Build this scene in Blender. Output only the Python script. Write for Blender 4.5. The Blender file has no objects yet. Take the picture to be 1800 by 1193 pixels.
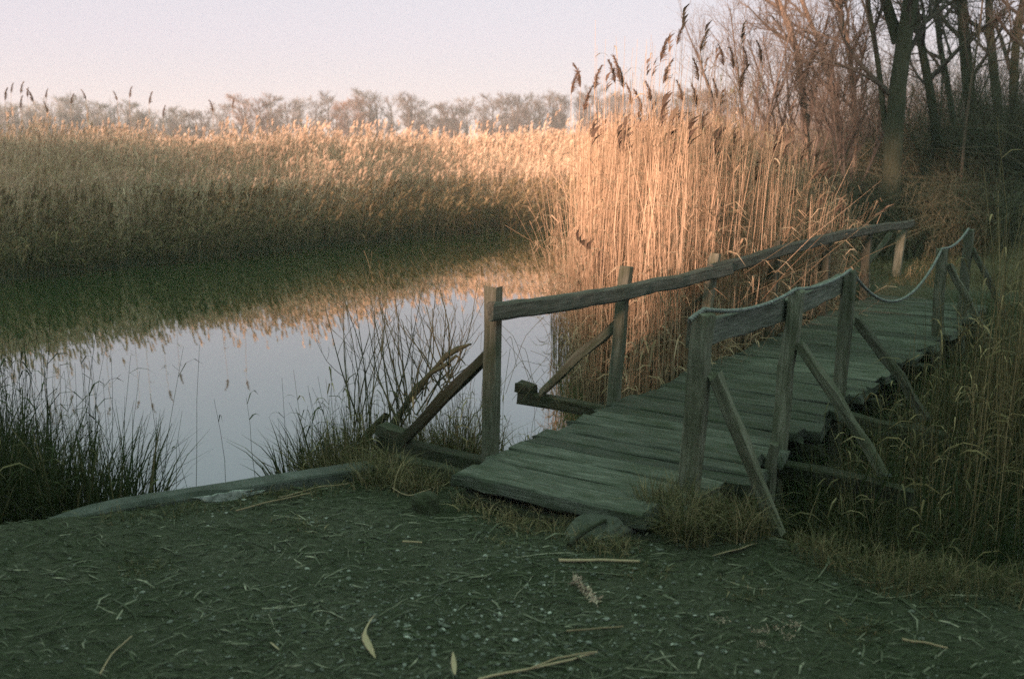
import bpy, bmesh, math, random
import numpy as np
from mathutils import Vector, Matrix

R = math.radians
random.seed(7)
rng = np.random.default_rng(11)
sc = bpy.context.scene
COL = sc.collection

# ------------------------------------------------------------------ camera
EYE = 1.6
PITCH = math.atan((596.5 - 255.0) / 1750.0)
cam = bpy.data.cameras.new("camera")
cam.lens = 35.0
cam.sensor_width = 36.0
cam.clip_start = 0.05
cam.clip_end = 3000.0
cam.dof.use_dof = True
cam.dof.focus_distance = 6.0
cam.dof.aperture_fstop = 2.5
camo = bpy.data.objects.new("camera", cam)
camo.location = (0, 0, EYE)
camo.rotation_euler = (R(90) - PITCH, 0, 0)
COL.objects.link(camo)
sc.camera = camo

# ------------------------------------------------------------------ world, sun, exposure
SUN_EL = R(6.5)
TO_SUN = Vector((-0.5 * math.cos(SUN_EL), -0.866 * math.cos(SUN_EL), math.sin(SUN_EL)))
world = bpy.data.worlds.new("World")
sc.world = world
world.use_nodes = True
wn = world.node_tree
wn.nodes.clear()
w_out = wn.nodes.new("ShaderNodeOutputWorld")
w_bg = wn.nodes.new("ShaderNodeBackground")
w_sky = wn.nodes.new("ShaderNodeTexSky")
w_sky.sky_type = 'NISHITA'
w_sky.sun_disc = False
w_sky.sun_elevation = SUN_EL
w_sky.sun_rotation = math.atan2(TO_SUN.x, TO_SUN.y)
w_sky.air_density = 1.0
w_sky.dust_density = 1.0
w_sky.ozone_density = 1.5
w_tc = wn.nodes.new("ShaderNodeTexCoord")
w_sep = wn.nodes.new("ShaderNodeSeparateXYZ")
wn.links.new(w_tc.outputs['Generated'], w_sep.inputs[0])
w_ramp = wn.nodes.new("ShaderNodeValToRGB")          # thin even cloud veil over the whole sky: pink low down, teal overhead
SKY_STOPS = [(0.0, (0.96, 0.89, 1.02)), (0.10, (0.99, 0.90, 1.05)), (0.17, (0.99, 0.93, 1.04)), (0.32, (1.12, 1.30, 1.46)), (0.6, (0.86, 1.26, 0.90)), (1.0, (0.64, 1.08, 0.64))]
els = w_ramp.color_ramp.elements
els[0].position, els[0].color = SKY_STOPS[0][0], (*SKY_STOPS[0][1], 1)
els[1].position, els[1].color = SKY_STOPS[-1][0], (*SKY_STOPS[-1][1], 1)
for p_, c_ in SKY_STOPS[1:-1]:
    e_ = els.new(p_)
    e_.color = (*c_, 1)
wn.links.new(w_sep.outputs['Z'], w_ramp.inputs['Fac'])
w_gain = wn.nodes.new("ShaderNodeVectorMath")
w_gain.operation = 'SCALE'
w_gain.inputs['Scale'].default_value = 3.6
wn.links.new(w_ramp.outputs['Color'], w_gain.inputs[0])
w_m2 = wn.nodes.new("ShaderNodeMix")
w_m2.data_type = 'RGBA'
w_m2.inputs[0].default_value = 0.84
wn.links.new(w_sky.outputs['Color'], w_m2.inputs[6])
wn.links.new(w_gain.outputs[0], w_m2.inputs[7])
wn.links.new(w_m2.outputs[2], w_bg.inputs['Color'])
w_bg.inputs['Strength'].default_value = 0.06
wn.links.new(w_bg.outputs[0], w_out.inputs['Surface'])

sun = bpy.data.lights.new("sun", 'SUN')
sun.energy = 4.4
sun.angle = R(4.2)
sun.color = (1.0, 0.62, 0.46)
suno = bpy.data.objects.new("sun", sun)
suno.rotation_euler = TO_SUN.to_track_quat('Z', 'Y').to_euler()
suno.location = (-20, -30, 15)
COL.objects.link(suno)

sc.view_settings.view_transform = 'Standard'
sc.view_settings.look = 'None'
sc.view_settings.gamma = 1.0
sc.view_settings.use_curve_mapping = False
sc.view_settings.exposure = 1.9
sc.render.engine = 'CYCLES'
sc.cycles.use_denoising = False
sc.cycles.max_bounces = 6
sc.cycles.transparent_max_bounces = 4

# ------------------------------------------------------------------ helpers: placing
CAMP = np.array([0.0, 0.0, EYE])
def ray(px, py):
    cx, cy = (px - 900) / 1750.0, -(py - 596.5) / 1750.0
    return np.array([cx, math.cos(PITCH) + cy * math.sin(PITCH), -math.sin(PITCH) + cy * math.cos(PITCH)])
def at_z(px, py, z=0.0):
    q = ray(px, py)
    return CAMP + q * ((z - EYE) / q[2])
def at_y(px, py, Y):
    q = ray(px, py)
    return CAMP + q * (Y / q[1])

# ------------------------------------------------------------------ helpers: noise
def _hash(ix, iy, s):
    v = np.sin(ix * 127.1 + iy * 311.7 + s * 74.7) * 43758.5453
    return v - np.floor(v)
def vnoise(x, y, s=0):
    x = np.asarray(x, float); y = np.asarray(y, float)
    ix, iy = np.floor(x), np.floor(y)
    fx, fy = x - ix, y - iy
    fx = fx * fx * (3 - 2 * fx); fy = fy * fy * (3 - 2 * fy)
    a = _hash(ix, iy, s); b = _hash(ix + 1, iy, s); c = _hash(ix, iy + 1, s); d = _hash(ix + 1, iy + 1, s)
    return (a * (1 - fx) + b * fx) * (1 - fy) + (c * (1 - fx) + d * fx) * fy - 0.5
def sstep(a, b, x):
    t = np.clip((x - a) / (b - a), 0, 1)
    return t * t * (3 - 2 * t)
def poly_sd(x, y, poly):
    """signed distance, positive inside"""
    d = np.full(x.shape, 1e9); ins = np.zeros(x.shape, bool)
    n = len(poly)
    for i in range(n):
        ax, ay = poly[i]; bx, by = poly[(i + 1) % n]
        ex, ey = bx - ax, by - ay
        t = np.clip(((x - ax) * ex + (y - ay) * ey) / (ex * ex + ey * ey), 0, 1)
        d = np.minimum(d, np.hypot(x - ax - t * ex, y - ay - t * ey))
        if ay != by:
            c = ((ay > y) != (by > y)) & (x < (bx - ax) * (y - ay) / (by - ay) + ax)
            ins ^= c
    return np.where(ins, d, -d)

# ------------------------------------------------------------------ helpers: meshes
def mesh_np(name, V, faces, smooth=False, var=None, mats=(), midx=None):
    """V (n,3); faces list of (m,k) int arrays"""
    me = bpy.data.meshes.new(name)
    V = np.ascontiguousarray(V, dtype=np.float32)
    me.vertices.add(len(V))
    me.vertices.foreach_set('co', V.ravel())
    faces = [f for f in faces if len(f)]
    tot = np.concatenate([np.full(len(f), f.shape[1], np.int32) for f in faces])
    loops = np.concatenate([f.ravel() for f in faces]).astype(np.int32)
    me.loops.add(len(loops)); me.loops.foreach_set('vertex_index', loops)
    me.polygons.add(len(tot))
    st = np.zeros(len(tot), np.int32); st[1:] = np.cumsum(tot)[:-1]
    me.polygons.foreach_set('loop_start', st)
    me.polygons.foreach_set('loop_total', tot)
    me.polygons.foreach_set('use_smooth', np.full(len(tot), bool(smooth)))
    for m in mats:
        me.materials.append(m)
    if midx is not None:
        me.polygons.foreach_set('material_index', np.asarray(midx, np.int32))
    if var is not None:
        a = me.attributes.new('var', 'FLOAT', 'POINT')
        a.data.foreach_set('value', np.asarray(var, np.float32))
    me.update(calc_edges=True)
    me.validate()
    return me
class Acc:
    """collects batches of strips into one mesh"""
    def __init__(s): s.V = []; s.F = []; s.var = []; s.M = []; s.n = 0
    def add(s, V, F, var, m=0):
        s.V.append(V.reshape(-1, 3)); s.F.append(F + s.n); s.var.append(var.ravel()); s.M.append(np.full(len(F), m, np.int32))
        s.n += s.V[-1].shape[0]
    def ribbon(s, P, side, W, var, m=0):
        """P (N,K,3), side (N,3) or (N,K,3), W (N,K)"""
        N, K = W.shape
        if side.ndim == 2: side = side[:, None, :]
        a = P - side * W[..., None] * .5; b = P + side * W[..., None] * .5
        V = np.stack([a, b], 2)
        i = (np.arange(N)[:, None] * K + np.arange(K - 1)[None, :]) * 2
        F = np.stack([i, i + 1, i + 3, i + 2], -1).reshape(-1, 4)
        s.add(V, F, np.broadcast_to(np.asarray(var)[:, None, None], (N, K, 2)), m)
    def tube(s, P, Rr, var, m=0, sides=3):
        N, K = Rr.shape
        ax = P[:, -1] - P[:, 0]
        ax /= np.linalg.norm(ax, axis=1, keepdims=True) + 1e-9
        ref = np.where(np.abs(ax[:, 2:3]) < .8, np.array([[0, 0, 1.]]), np.array([[1., 0, 0]]))
        u = np.cross(ax, ref); u /= np.linalg.norm(u, axis=1, keepdims=True) + 1e-9
        v = np.cross(ax, u)
        ang = np.arange(sides) * 2 * math.pi / sides
        ring = u[:, None, None] * np.cos(ang)[None, None, :, None] + v[:, None, None] * np.sin(ang)[None, None, :, None]
        V = P[:, :, None, :] + ring * Rr[:, :, None, None]
        b = (np.arange(N)[:, None, None] * K + np.arange(K - 1)[None, :, None]) * sides
        j = np.arange(sides)[None, None, :]; j2 = (j + 1) % sides
        F = np.stack([b + j, b + j2, b + sides + j2, b + sides + j], -1).reshape(-1, 4)
        s.add(V, F, np.broadcast_to(np.asarray(var)[:, None, None], (N, K, sides)), m)
    def mesh(s, name, mats, smooth=False, shift=(0, 0, 0)):
        return mesh_np(name, np.concatenate(s.V) - np.asarray(shift), [np.concatenate(s.F)], smooth, np.concatenate(s.var), mats, np.concatenate(s.M))

def link(name, me, parent=None, label=None, cat=None, group=None, kind=None, loc=None):
    o = bpy.data.objects.new(name, me)
    COL.objects.link(o)
    if loc is not None: o.location = loc
    if parent: o.parent = parent
    if label: o['label'] = label
    if cat: o['category'] = cat
    if group: o['group'] = group
    if kind: o['kind'] = kind
    return o
def thing(name, label, cat, loc=(0, 0, 0), group=None):
    return link(name, None, None, label, cat, group, None, loc)

# ------------------------------------------------------------------ helpers: materials
def new_mat(name):
    m = bpy.data.materials.new(name)
    m.use_nodes = True
    nt = m.node_tree
    b = nt.nodes['Principled BSDF']
    return m, nt, b
def ramp_node(nt, stops):
    r = nt.nodes.new('ShaderNodeValToRGB')
    e = r.color_ramp.elements
    e[0].position, e[0].color = stops[0][0], (*stops[0][1], 1)
    e[1].position, e[1].color = stops[-1][0], (*stops[-1][1], 1)
    for p, c in stops[1:-1]:
        x = e.new(p); x.color = (*c, 1)
    return r
def noise_node(nt, vec, scale, detail=4, rough=.55):
    n = nt.nodes.new('ShaderNodeTexNoise')
    n.inputs['Scale'].default_value = scale
    n.inputs['Detail'].default_value = detail
    n.inputs['Roughness'].default_value = rough
    if vec is not None: nt.links.new(vec, n.inputs['Vector'])
    return n
def coords(nt, kind='Object', scale=(1, 1, 1)):
    t = nt.nodes.new('ShaderNodeTexCoord')
    mp = nt.nodes.new('ShaderNodeMapping')
    mp.inputs['Scale'].default_value = scale
    nt.links.new(t.outputs[kind], mp.inputs['Vector'])
    return mp.outputs[0]
def bump(nt, b, h, strength, dist):
    n = nt.nodes.new('ShaderNodeBump')
    n.inputs['Strength'].default_value = strength
    n.inputs['Distance'].default_value = dist
    nt.links.new(h, n.inputs['Height'])
    nt.links.new(n.outputs[0], b.inputs['Normal'])

def leaf_mat(name, stops, trans=.3, rough=.7, nscale=9.0):
    """dry plant matter: per-stalk tone from the var attribute, blotched by noise, thin enough to glow a little"""
    m, nt, b = new_mat(name)
    at = nt.nodes.new('ShaderNodeAttribute'); at.attribute_name = 'var'
    n = noise_node(nt, coords(nt), nscale, 2)
    mx = nt.nodes.new('ShaderNodeMath'); mx.operation = 'MULTIPLY_ADD'
    nt.links.new(n.outputs['Fac'], mx.inputs[0]); mx.inputs[1].default_value = .5
    ad = nt.nodes.new('ShaderNodeMath'); ad.operation = 'ADD'; ad.inputs[1].default_value = -.25
    nt.links.new(at.outputs['Fac'], ad.inputs[0]); nt.links.new(ad.outputs[0], mx.inputs[2])
    r = ramp_node(nt, stops)
    nt.links.new(mx.outputs[0], r.inputs['Fac'])
    nt.links.new(r.outputs['Color'], b.inputs['Base Color'])
    b.inputs['Roughness'].default_value = rough
    b.inputs['Specular IOR Level'].default_value = .2
    if trans > 0:
        tr = nt.nodes.new('ShaderNodeBsdfTranslucent')
        nt.links.new(r.outputs['Color'], tr.inputs['Color'])
        ms = nt.nodes.new('ShaderNodeMixShader'); ms.inputs[0].default_value = trans
        nt.links.new(b.outputs[0], ms.inputs[1]); nt.links.new(tr.outputs[0], ms.inputs[2])
        nt.links.new(ms.outputs[0], nt.nodes['Material Output'].inputs['Surface'])
    return m

STRAW = leaf_mat('dry_reed_straw', [(0, (.20, .14, .092)), (.35, (.36, .258, .172)), (.7, (.51, .375, .262)), (1, (.64, .49, .36))], .25)
PLUME = leaf_mat('reed_plume_brown', [(0, (.07, .047, .036)), (.5, (.13, .09, .068)), (1, (.25, .18, .13))], .3)
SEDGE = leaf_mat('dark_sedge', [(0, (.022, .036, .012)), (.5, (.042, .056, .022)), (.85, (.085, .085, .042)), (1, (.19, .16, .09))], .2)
DRYGRASS = leaf_mat('dry_grass', [(0, (.035, .046, .018)), (.4, (.085, .085, .042)), (.75, (.19, .155, .09)), (1, (.38, .30, .19))], .2)
UNDER = leaf_mat('undergrowth_twigs', [(0, (.038, .042, .025)), (.5, (.080, .078, .050)), (1, (.18, .155, .105))], .0)
TWIG = leaf_mat('bare_twigs', [(0, (.050, .043, .037)), (.5, (.092, .076, .064)), (1, (.155, .128, .106))], .0)
FARTWIG = leaf_mat('far_bare_twigs', [(0, (.055, .050, .048)), (.5, (.085, .077, .072)), (1, (.13, .115, .10))], .0, nscale=.5)
FARRED = leaf_mat('far_russet_twigs', [(0, (.085, .055, .042)), (.5, (.13, .085, .065)), (1, (.19, .125, .095))], .0, nscale=.5)
FARBUSH = leaf_mat('far_grey_green_twigs', [(0, (.07, .075, .07)), (.5, (.11, .115, .11)), (1, (.17, .165, .15))], .0, nscale=.5)
REEDLEAF = leaf_mat('pale_dead_leaf', [(0, (.26, .19, .13)), (.5, (.46, .35, .245)), (1, (.62, .50, .38))], .15, nscale=30)
LITTER = leaf_mat('ground_litter', [(0, (.018, .026, .012)), (.45, (.05, .06, .034)), (.75, (.11, .115, .085)), (.92, (.21, .205, .165)), (1, (.38, .35, .29))], .0, nscale=30)
SHADELEAF = leaf_mat('shade_wall_leaf', [(0, (.020, .034, .012)), (1, (.05, .075, .028))], .15)

def bark_mat(name, c0, c1, c2, scale=(14, 14, 2.2), bs=.6):
    m, nt, b = new_mat(name)
    v = coords(nt, 'Object', scale)
    n = noise_node(nt, v, 3.0, 6, .65)
    n2 = noise_node(nt, coords(nt), 2.0, 3)
    r = ramp_node(nt, [(.30, c0), (.52, c1), (.72, c2)])
    mx = nt.nodes.new('ShaderNodeMath'); mx.operation = 'MULTIPLY_ADD'; mx.inputs[1].default_value = .5
    nt.links.new(n2.outputs['Fac'], mx.inputs[0])
    h = nt.nodes.new('ShaderNodeMath'); h.operation = 'MULTIPLY'; h.inputs[1].default_value = .5
    nt.links.new(n.outputs['Fac'], h.inputs[0]); nt.links.new(h.outputs[0], mx.inputs[2])
    nt.links.new(mx.outputs[0], r.inputs['Fac'])
    nt.links.new(r.outputs['Color'], b.inputs['Base Color'])
    b.inputs['Roughness'].default_value = .85
    b.inputs['Specular IOR Level'].default_value = .2
    bump(nt, b, n.outputs['Fac'], bs, .03)
    return m
BARK = bark_mat('willow_bark', (.030, .034, .020), (.068, .070, .045), (.12, .112, .08))
BARKPALE = bark_mat('pale_bark', (.10, .075, .055), (.19, .145, .11), (.29, .23, .18))

def wood_mat(name, c0, c1, c2, moss=(.04, .055, .025), mossamt=.5):
    """weathered timber: grain runs along local X"""
    m, nt, b = new_mat(name)
    oi = nt.nodes.new('ShaderNodeObjectInfo')
    t = nt.nodes.new('ShaderNodeTexCoord')
    addv = nt.nodes.new('ShaderNodeVectorMath'); addv.operation = 'ADD'
    rv = nt.nodes.new('ShaderNodeMath'); rv.operation = 'MULTIPLY'; rv.inputs[1].default_value = 37.0
    nt.links.new(oi.outputs['Random'], rv.inputs[0])
    nt.links.new(t.outputs['Object'], addv.inputs[0]); nt.links.new(rv.outputs[0], addv.inputs[1])
    mp = nt.nodes.new('ShaderNodeMapping'); mp.inputs['Scale'].default_value = (2.2, 34, 34)
    nt.links.new(addv.outputs[0], mp.inputs['Vector'])
    g = noise_node(nt, mp.outputs[0], 2.0, 7, .7)
    mp2 = nt.nodes.new('ShaderNodeMapping'); mp2.inputs['Scale'].default_value = (3, 7, 7)
    nt.links.new(addv.outputs[0], mp2.inputs['Vector'])
    bl = noise_node(nt, mp2.outputs[0], 1.6, 4, .6)
    fine = noise_node(nt, addv.outputs[0], 160, 2, .6)
    r = ramp_node(nt, [(.28, c0), (.5, c1), (.72, c2)])
    nt.links.new(g.outputs['Fac'], r.inputs['Fac'])
    # per-board tone
    hs = nt.nodes.new('ShaderNodeHueSaturation')
    mv = nt.nodes.new('ShaderNodeMapRange'); mv.inputs['To Min'].default_value = .58; mv.inputs['To Max'].default_value = 1.4
    nt.links.new(oi.outputs['Random'], mv.inputs['Value'])
    nt.links.new(mv.outputs[0], hs.inputs['Value'])
    nt.links.new(r.outputs['Color'], hs.inputs['Color'])
    mr = nt.nodes.new('ShaderNodeMapRange'); mr.inputs['From Min'].default_value = .45; mr.inputs['From Max'].default_value = .68
    mr.inputs['To Max'].default_value = mossamt
    nt.links.new(bl.outputs['Fac'], mr.inputs['Value'])
    mi = nt.nodes.new('ShaderNodeMix'); mi.data_type = 'RGBA'
    nt.links.new(mr.outputs[0], mi.inputs[0]); nt.links.new(hs.outputs['Color'], mi.inputs[6]); mi.inputs[7].default_value = (*moss, 1)
    nt.links.new(mi.outputs[2], b.inputs['Base Color'])
    b.inputs['Roughness'].default_value = .8
    b.inputs['Specular IOR Level'].default_value = .25
    ad = nt.nodes.new('ShaderNodeMath'); ad.operation = 'MULTIPLY_ADD'; ad.inputs[1].default_value = .35
    nt.links.new(fine.outputs['Fac'], ad.inputs[0]); nt.links.new(g.outputs['Fac'], ad.inputs[2])
    bump(nt, b, ad.outputs[0], .9, .012)
    return m
DECK = wood_mat('weathered_deck_wood', (.028, .033, .026), (.088, .096, .084), (.18, .185, .17), (.032, .045, .022), .75)
POSTW = wood_mat('weathered_post_wood', (.050, .052, .038), (.115, .115, .09), (.21, .205, .175), (.040, .050, .020), .6)
RAILW = wood_mat('weathered_rail_wood', (.045, .050, .044), (.125, .13, .115), (.24, .24, .225), (.05, .06, .04), .3)
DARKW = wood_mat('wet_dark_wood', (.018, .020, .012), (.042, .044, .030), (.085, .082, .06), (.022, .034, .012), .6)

# rope, concrete, stone
m, nt, b = new_mat('pale_rope'); ROPE = m
n = noise_node(nt, coords(nt), 40, 3)
r = ramp_node(nt, [(.3, (.12, .13, .13)), (.7, (.30, .32, .325))])
nt.links.new(n.outputs['Fac'], r.inputs['Fac']); nt.links.new(r.outputs['Color'], b.inputs['Base Color']); b.inputs['Roughness'].default_value = .8

m, nt, b = new_mat('old_concrete'); CONC = m
v = coords(nt)
n = noise_node(nt, v, 6.5, 8, .74); n2 = noise_node(nt, v, 45, 5, .75)
r = ramp_node(nt, [(.3, (.030, .038, .030)), (.48, (.065, .075, .070)), (.62, (.11, .122, .118)), (.74, (.24, .25, .245))])
nt.links.new(n.outputs['Fac'], r.inputs['Fac']); nt.links.new(r.outputs['Color'], b.inputs['Base Color']); b.inputs['Roughness'].default_value = .85
bump(nt, b, n2.outputs['Fac'], .9, .02)

m, nt, b = new_mat('grey_stone'); STONE = m
v = coords(nt)
n = noise_node(nt, v, 7, 7, .7); n2 = noise_node(nt, v, 45, 4, .7)
r = ramp_node(nt, [(.3, (.028, .036, .025)), (.5, (.075, .082, .07)), (.7, (.15, .155, .14))])
nt.links.new(n.outputs['Fac'], r.inputs['Fac']); nt.links.new(r.outputs['Color'], b.inputs['Base Color']); b.inputs['Roughness'].default_value = .85
bump(nt, b, n2.outputs['Fac'], .6, .015)

m, nt, b = new_mat('pebble'); PEB = m
at = nt.nodes.new('ShaderNodeAttribute'); at.attribute_name = 'var'
r = ramp_node(nt, [(0, (.04, .05, .04)), (.6, (.12, .13, .115)), (.9, (.26, .27, .26)), (1, (.55, .56, .54))])
nt.links.new(at.outputs['Fac'], r.inputs['Fac']); nt.links.new(r.outputs['Color'], b.inputs['Base Color']); b.inputs['Roughness'].default_value = .7

m, nt, b = new_mat('fluff'); FLUFF = m
b.inputs['Base Color'].default_value = (.52, .40, .34, 1); b.inputs['Roughness'].default_value = .9
n = noise_node(nt, coords(nt), 60, 3); r = ramp_node(nt, [(.3, (.26, .18, .14)), (.7, (.62, .50, .43))])
nt.links.new(n.outputs['Fac'], r.inputs['Fac']); nt.links.new(r.outputs['Color'], b.inputs['Base Color'])

# ground: dark trodden soil with moss; dry litter beyond the bridge
m, nt, b = new_mat('soil'); SOIL = m
v = coords(nt)
n1 = noise_node(nt, v, 1.1, 7, .68); n2 = noise_node(nt, v, 42, 7, .78); n3 = noise_node(nt, v, 150, 3, .7)
r1 = ramp_node(nt, [(.32, (.022, .028, .014)), (.46, (.062, .070, .044)), (.60, (.115, .120, .088)), (.72, (.27, .27, .235))])
nt.links.new(n2.outputs['Fac'], r1.inputs['Fac'])
r2 = ramp_node(nt, [(.32, (.055, .045, .025)), (.5, (.16, .125, .075)), (.7, (.30, .235, .15))])
nt.links.new(n2.outputs['Fac'], r2.inputs['Fac'])
moss = nt.nodes.new('ShaderNodeMix'); moss.data_type = 'RGBA'
mr = nt.nodes.new('ShaderNodeMapRange'); mr.inputs['From Min'].default_value = .45; mr.inputs['From Max'].default_value = .7; mr.inputs['To Max'].default_value = .85
nt.links.new(n1.outputs['Fac'], mr.inputs['Value']); nt.links.new(mr.outputs[0], moss.inputs[0])
nt.links.new(r1.outputs['Color'], moss.inputs[6]); moss.inputs[7].default_value = (.030, .046, .018, 1)
at = nt.nodes.new('ShaderNodeAttribute'); at.attribute_name = 'var'
mi = nt.nodes.new('ShaderNodeMix'); mi.data_type = 'RGBA'
nt.links.new(at.outputs['Fac'], mi.inputs[0]); nt.links.new(moss.outputs[2], mi.inputs[6]); nt.links.new(r2.outputs['Color'], mi.inputs[7])
nt.links.new(mi.outputs[2], b.inputs['Base Color'])
b.inputs['Roughness'].default_value = .9; b.inputs['Specular IOR Level'].default_value = .2
ad = nt.nodes.new('ShaderNodeMath'); ad.operation = 'MULTIPLY_ADD'; ad.inputs[1].default_value = .5
nt.links.new(n3.outputs['Fac'], ad.inputs[0]); nt.links.new(n2.outputs['Fac'], ad.inputs[2])
bump(nt, b, ad.outputs[0], .9, .03)

# water: murky, nearly still
m, nt, b = new_mat('pond_water'); WATER = m
b.inputs['Base Color'].default_value = (.022, .044, .014, 1)
b.inputs['Roughness'].default_value = .015
b.inputs['IOR'].default_value = 1.6
b.inputs['Coat Weight'].default_value = .45
b.inputs['Coat IOR'].default_value = 1.5
b.inputs['Coat Roughness'].default_value = .015
v = coords(nt, 'Object', (1, .6, 1))
n1 = noise_node(nt, v, 3.0, 3, .5)
bump(nt, b, n1.outputs['Fac'], .02, .05)

# ------------------------------------------------------------------ terrain
WATERZ = -0.45
K0, K1 = np.array([-7.7, 1.06]), np.array([-0.62, 4.84])        # kerb line (top, pond side edge)
KD = (K1 - K0) / np.linalg.norm(K1 - K0); KN = np.array([KD[1], -KD[0]])   # KN points to land
SHORE = [(-60, -26), (-7.7, 1.06), (-0.62, 4.84), (-0.25, 5.05), (0.12, 4.95), (0.62, 4.55), (1.15, 4.22), (1.55, 3.98), (2.1, 3.75), (3.2, 3.45), (8, 2.4), (60, -14), (60, -80), (-60, -80)]
NEBANK = [(3.75, 10.6), (3.3, 11.8), (3.9, 14), (3.2, 18), (3.4, 25), (6, 40), (20, 60), (300, 90), (300, -10), (60, 0), (12, 6.0), (7, 8.3), (4.9, 9.7)]
CLUMP = [(.58, 7.9), (.68, 7.3), (.95, 6.45), (1.45, 7.15), (2.3, 8.45), (3.3, 10.0), (3.6, 10.9), (3.2, 12), (3.2, 15.5), (1.2, 15), (.80, 11.5), (.60, 9.3)]
MARSH = [(-80, -6), (-30, 4.5), (-13, 12.2), (-7.7, 14.9), (-6.8, 16.7), (-5.2, 18.3), (-3.6, 20.5), (-1.8, 22.6), (-.3, 24.6), (1.2, 24.2), (3, 22), (8, 24), (60, 60), (60, 900), (-900, 900), (-900, 200)]
def height(x, y):
    x = np.asarray(x, float); y = np.asarray(y, float)
    h = np.full(x.shape, -1.0)
    m = poly_sd(x, y, MARSH) + .5 * vnoise(x * .8, y * .8, 5)
    h = np.maximum(h, -1.0 + .56 * sstep(-.5, .25, m) + .25 * sstep(25, 60, m))
    c = poly_sd(x, y, CLUMP)
    h = np.maximum(h, -1.0 + .60 * sstep(-.25, .1, c))
    ne = poly_sd(x, y, NEBANK)
    h = np.maximum(h, -1.0 + 1.10 * sstep(-1.0, .25, ne) + 1.5 * sstep(1.2, 9, ne) + .06 * vnoise(x * 1.5, y * 1.5, 3))
    s = poly_sd(x, y, SHORE)
    kerb = (x < -.55)
    wdt = np.where(kerb, .06, .55)
    land = -.95 + .95 * sstep(0, 1, (s + wdt * .25) / wdt)
    rel = .028 * vnoise(x * 2.2, y * 2.2, 1) + .014 * vnoise(x * 7, y * 7, 2) + .006 * vnoise(x * 23, y * 23, 4)
    # soil banked against the kerb toward the left, slight mound by the bridge head
    rel = rel + .065 * sstep(-1.2, -2.1, x) * sstep(1.2, .1, s) + .05 * np.exp(-(((x - .95) / .5) ** 2 + ((y - 4.0) / .35) ** 2))
    land = land + rel * sstep(-.02, .15, s)
    h = np.where(s > -.6, np.maximum(h, land), h)
    return h

def seg(*parts):
    return np.concatenate([np.arange(a, b, st) for a, b, st in parts])
gx = np.concatenate([[-900, -600, -400, -250, -150, -100, -70], seg((-50, -10, 2.5), (-10, -4, .25), (-4, 4.6, .035), (4.6, 14, .3), (14, 50, 2.5)), [50, 70, 100, 160, 250, 400, 700, 900]])
gy = np.concatenate([[-80], seg((-60, 0, 4), (0, 2.4, .2), (2.4, 6.2, .035), (6.2, 13, .15), (13, 32, .4), (32, 80, 3)), [80, 100, 140, 200, 300, 450, 700, 1200]])
GX, GY = np.meshgrid(gx, gy)
GZ = height(GX, GY)
nx, ny = len(gx), len(gy)
idx = np.arange(nx * ny).reshape(ny, nx)
F = np.stack([idx[:-1, :-1], idx[:-1, 1:], idx[1:, 1:], idx[1:, :-1]], -1).reshape(-1, 4)
dry = sstep(.0, 1.2, poly_sd(GX, GY, NEBANK)) * sstep(9.5, 5.5, np.hypot(GX - 5.4, (GY - 11.5) * 1.2)) * (.75 + .5 * vnoise(GX * 2, GY * 2, 8))
me = mesh_np('ground', np.stack([GX, GY, GZ], -1).reshape(-1, 3), [F], True, np.clip(dry, 0, 1).ravel(), [SOIL])
link('ground', me, kind='structure')

wv = np.array([[-300, -40, WATERZ], [300, -40, WATERZ], [300, 400, WATERZ], [-300, 400, WATERZ]], float)
me = mesh_np('water', wv, [np.array([[0, 1, 2, 3]])], False, None, [WATER])
link('pond_water', me, kind='structure')
def gz(x, y):
    return float(height(np.array([x]), np.array([y]))[0])

# ------------------------------------------------------------------ concrete kerb along the bank
def kerb_mesh():
    L = 7.9; n = 160
    t = np.linspace(0, L, n)
    off = .005 * vnoise(t * 5, t * 0, 21) + .003 * vnoise(t * 21, t * 0, 22) - .085 * sstep(6.75, 6.1, t)
    chip = np.clip(vnoise(t * 3.4, t * 0 + 3, 23) - .10, 0, 1) * .14 + .010 * np.abs(vnoise(t * 17, t * 0, 25))
    top = .052 + .012 * vnoise(t * .7, t * 0, 24) + off
    prof = []
    for k in range(n):
        z = top[k]
        prof.append([(0, -1.1), (0, z - .005), (.006, z), (.125 - chip[k], z + .002), (.13 - chip[k] * .6, z - .006 - chip[k] * .35), (.132, -.35)])
    P = np.array(prof)      # n,6,2 (across, z)
    V = np.zeros((n, 6, 3)); V[..., 0] = t[:, None]; V[..., 1] = -P[..., 0]; V[..., 2] = P[..., 1]
    i = np.arange(n - 1)[:, None] * 6 + np.arange(5)[None]
    F = np.stack([i, i + 1, i + 7, i + 6], -1).reshape(-1, 4)
    caps = np.array([[0, 1, 2, 3, 4, 5], [(n - 1) * 6 + k for k in (5, 4, 3, 2, 1, 0)]])
    return mesh_np('concrete_kerb', V.reshape(-1, 3), [F, caps], False, None, [CONC])
ko = link('concrete_kerb', kerb_mesh(), None, 'low weathered concrete edging with a chipped white patch between bank and pond', 'kerb')
ko.location = (K0[0], K0[1], 0)
ko.rotation_euler = (0, 0, math.atan2(KD[1], KD[0]))
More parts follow.
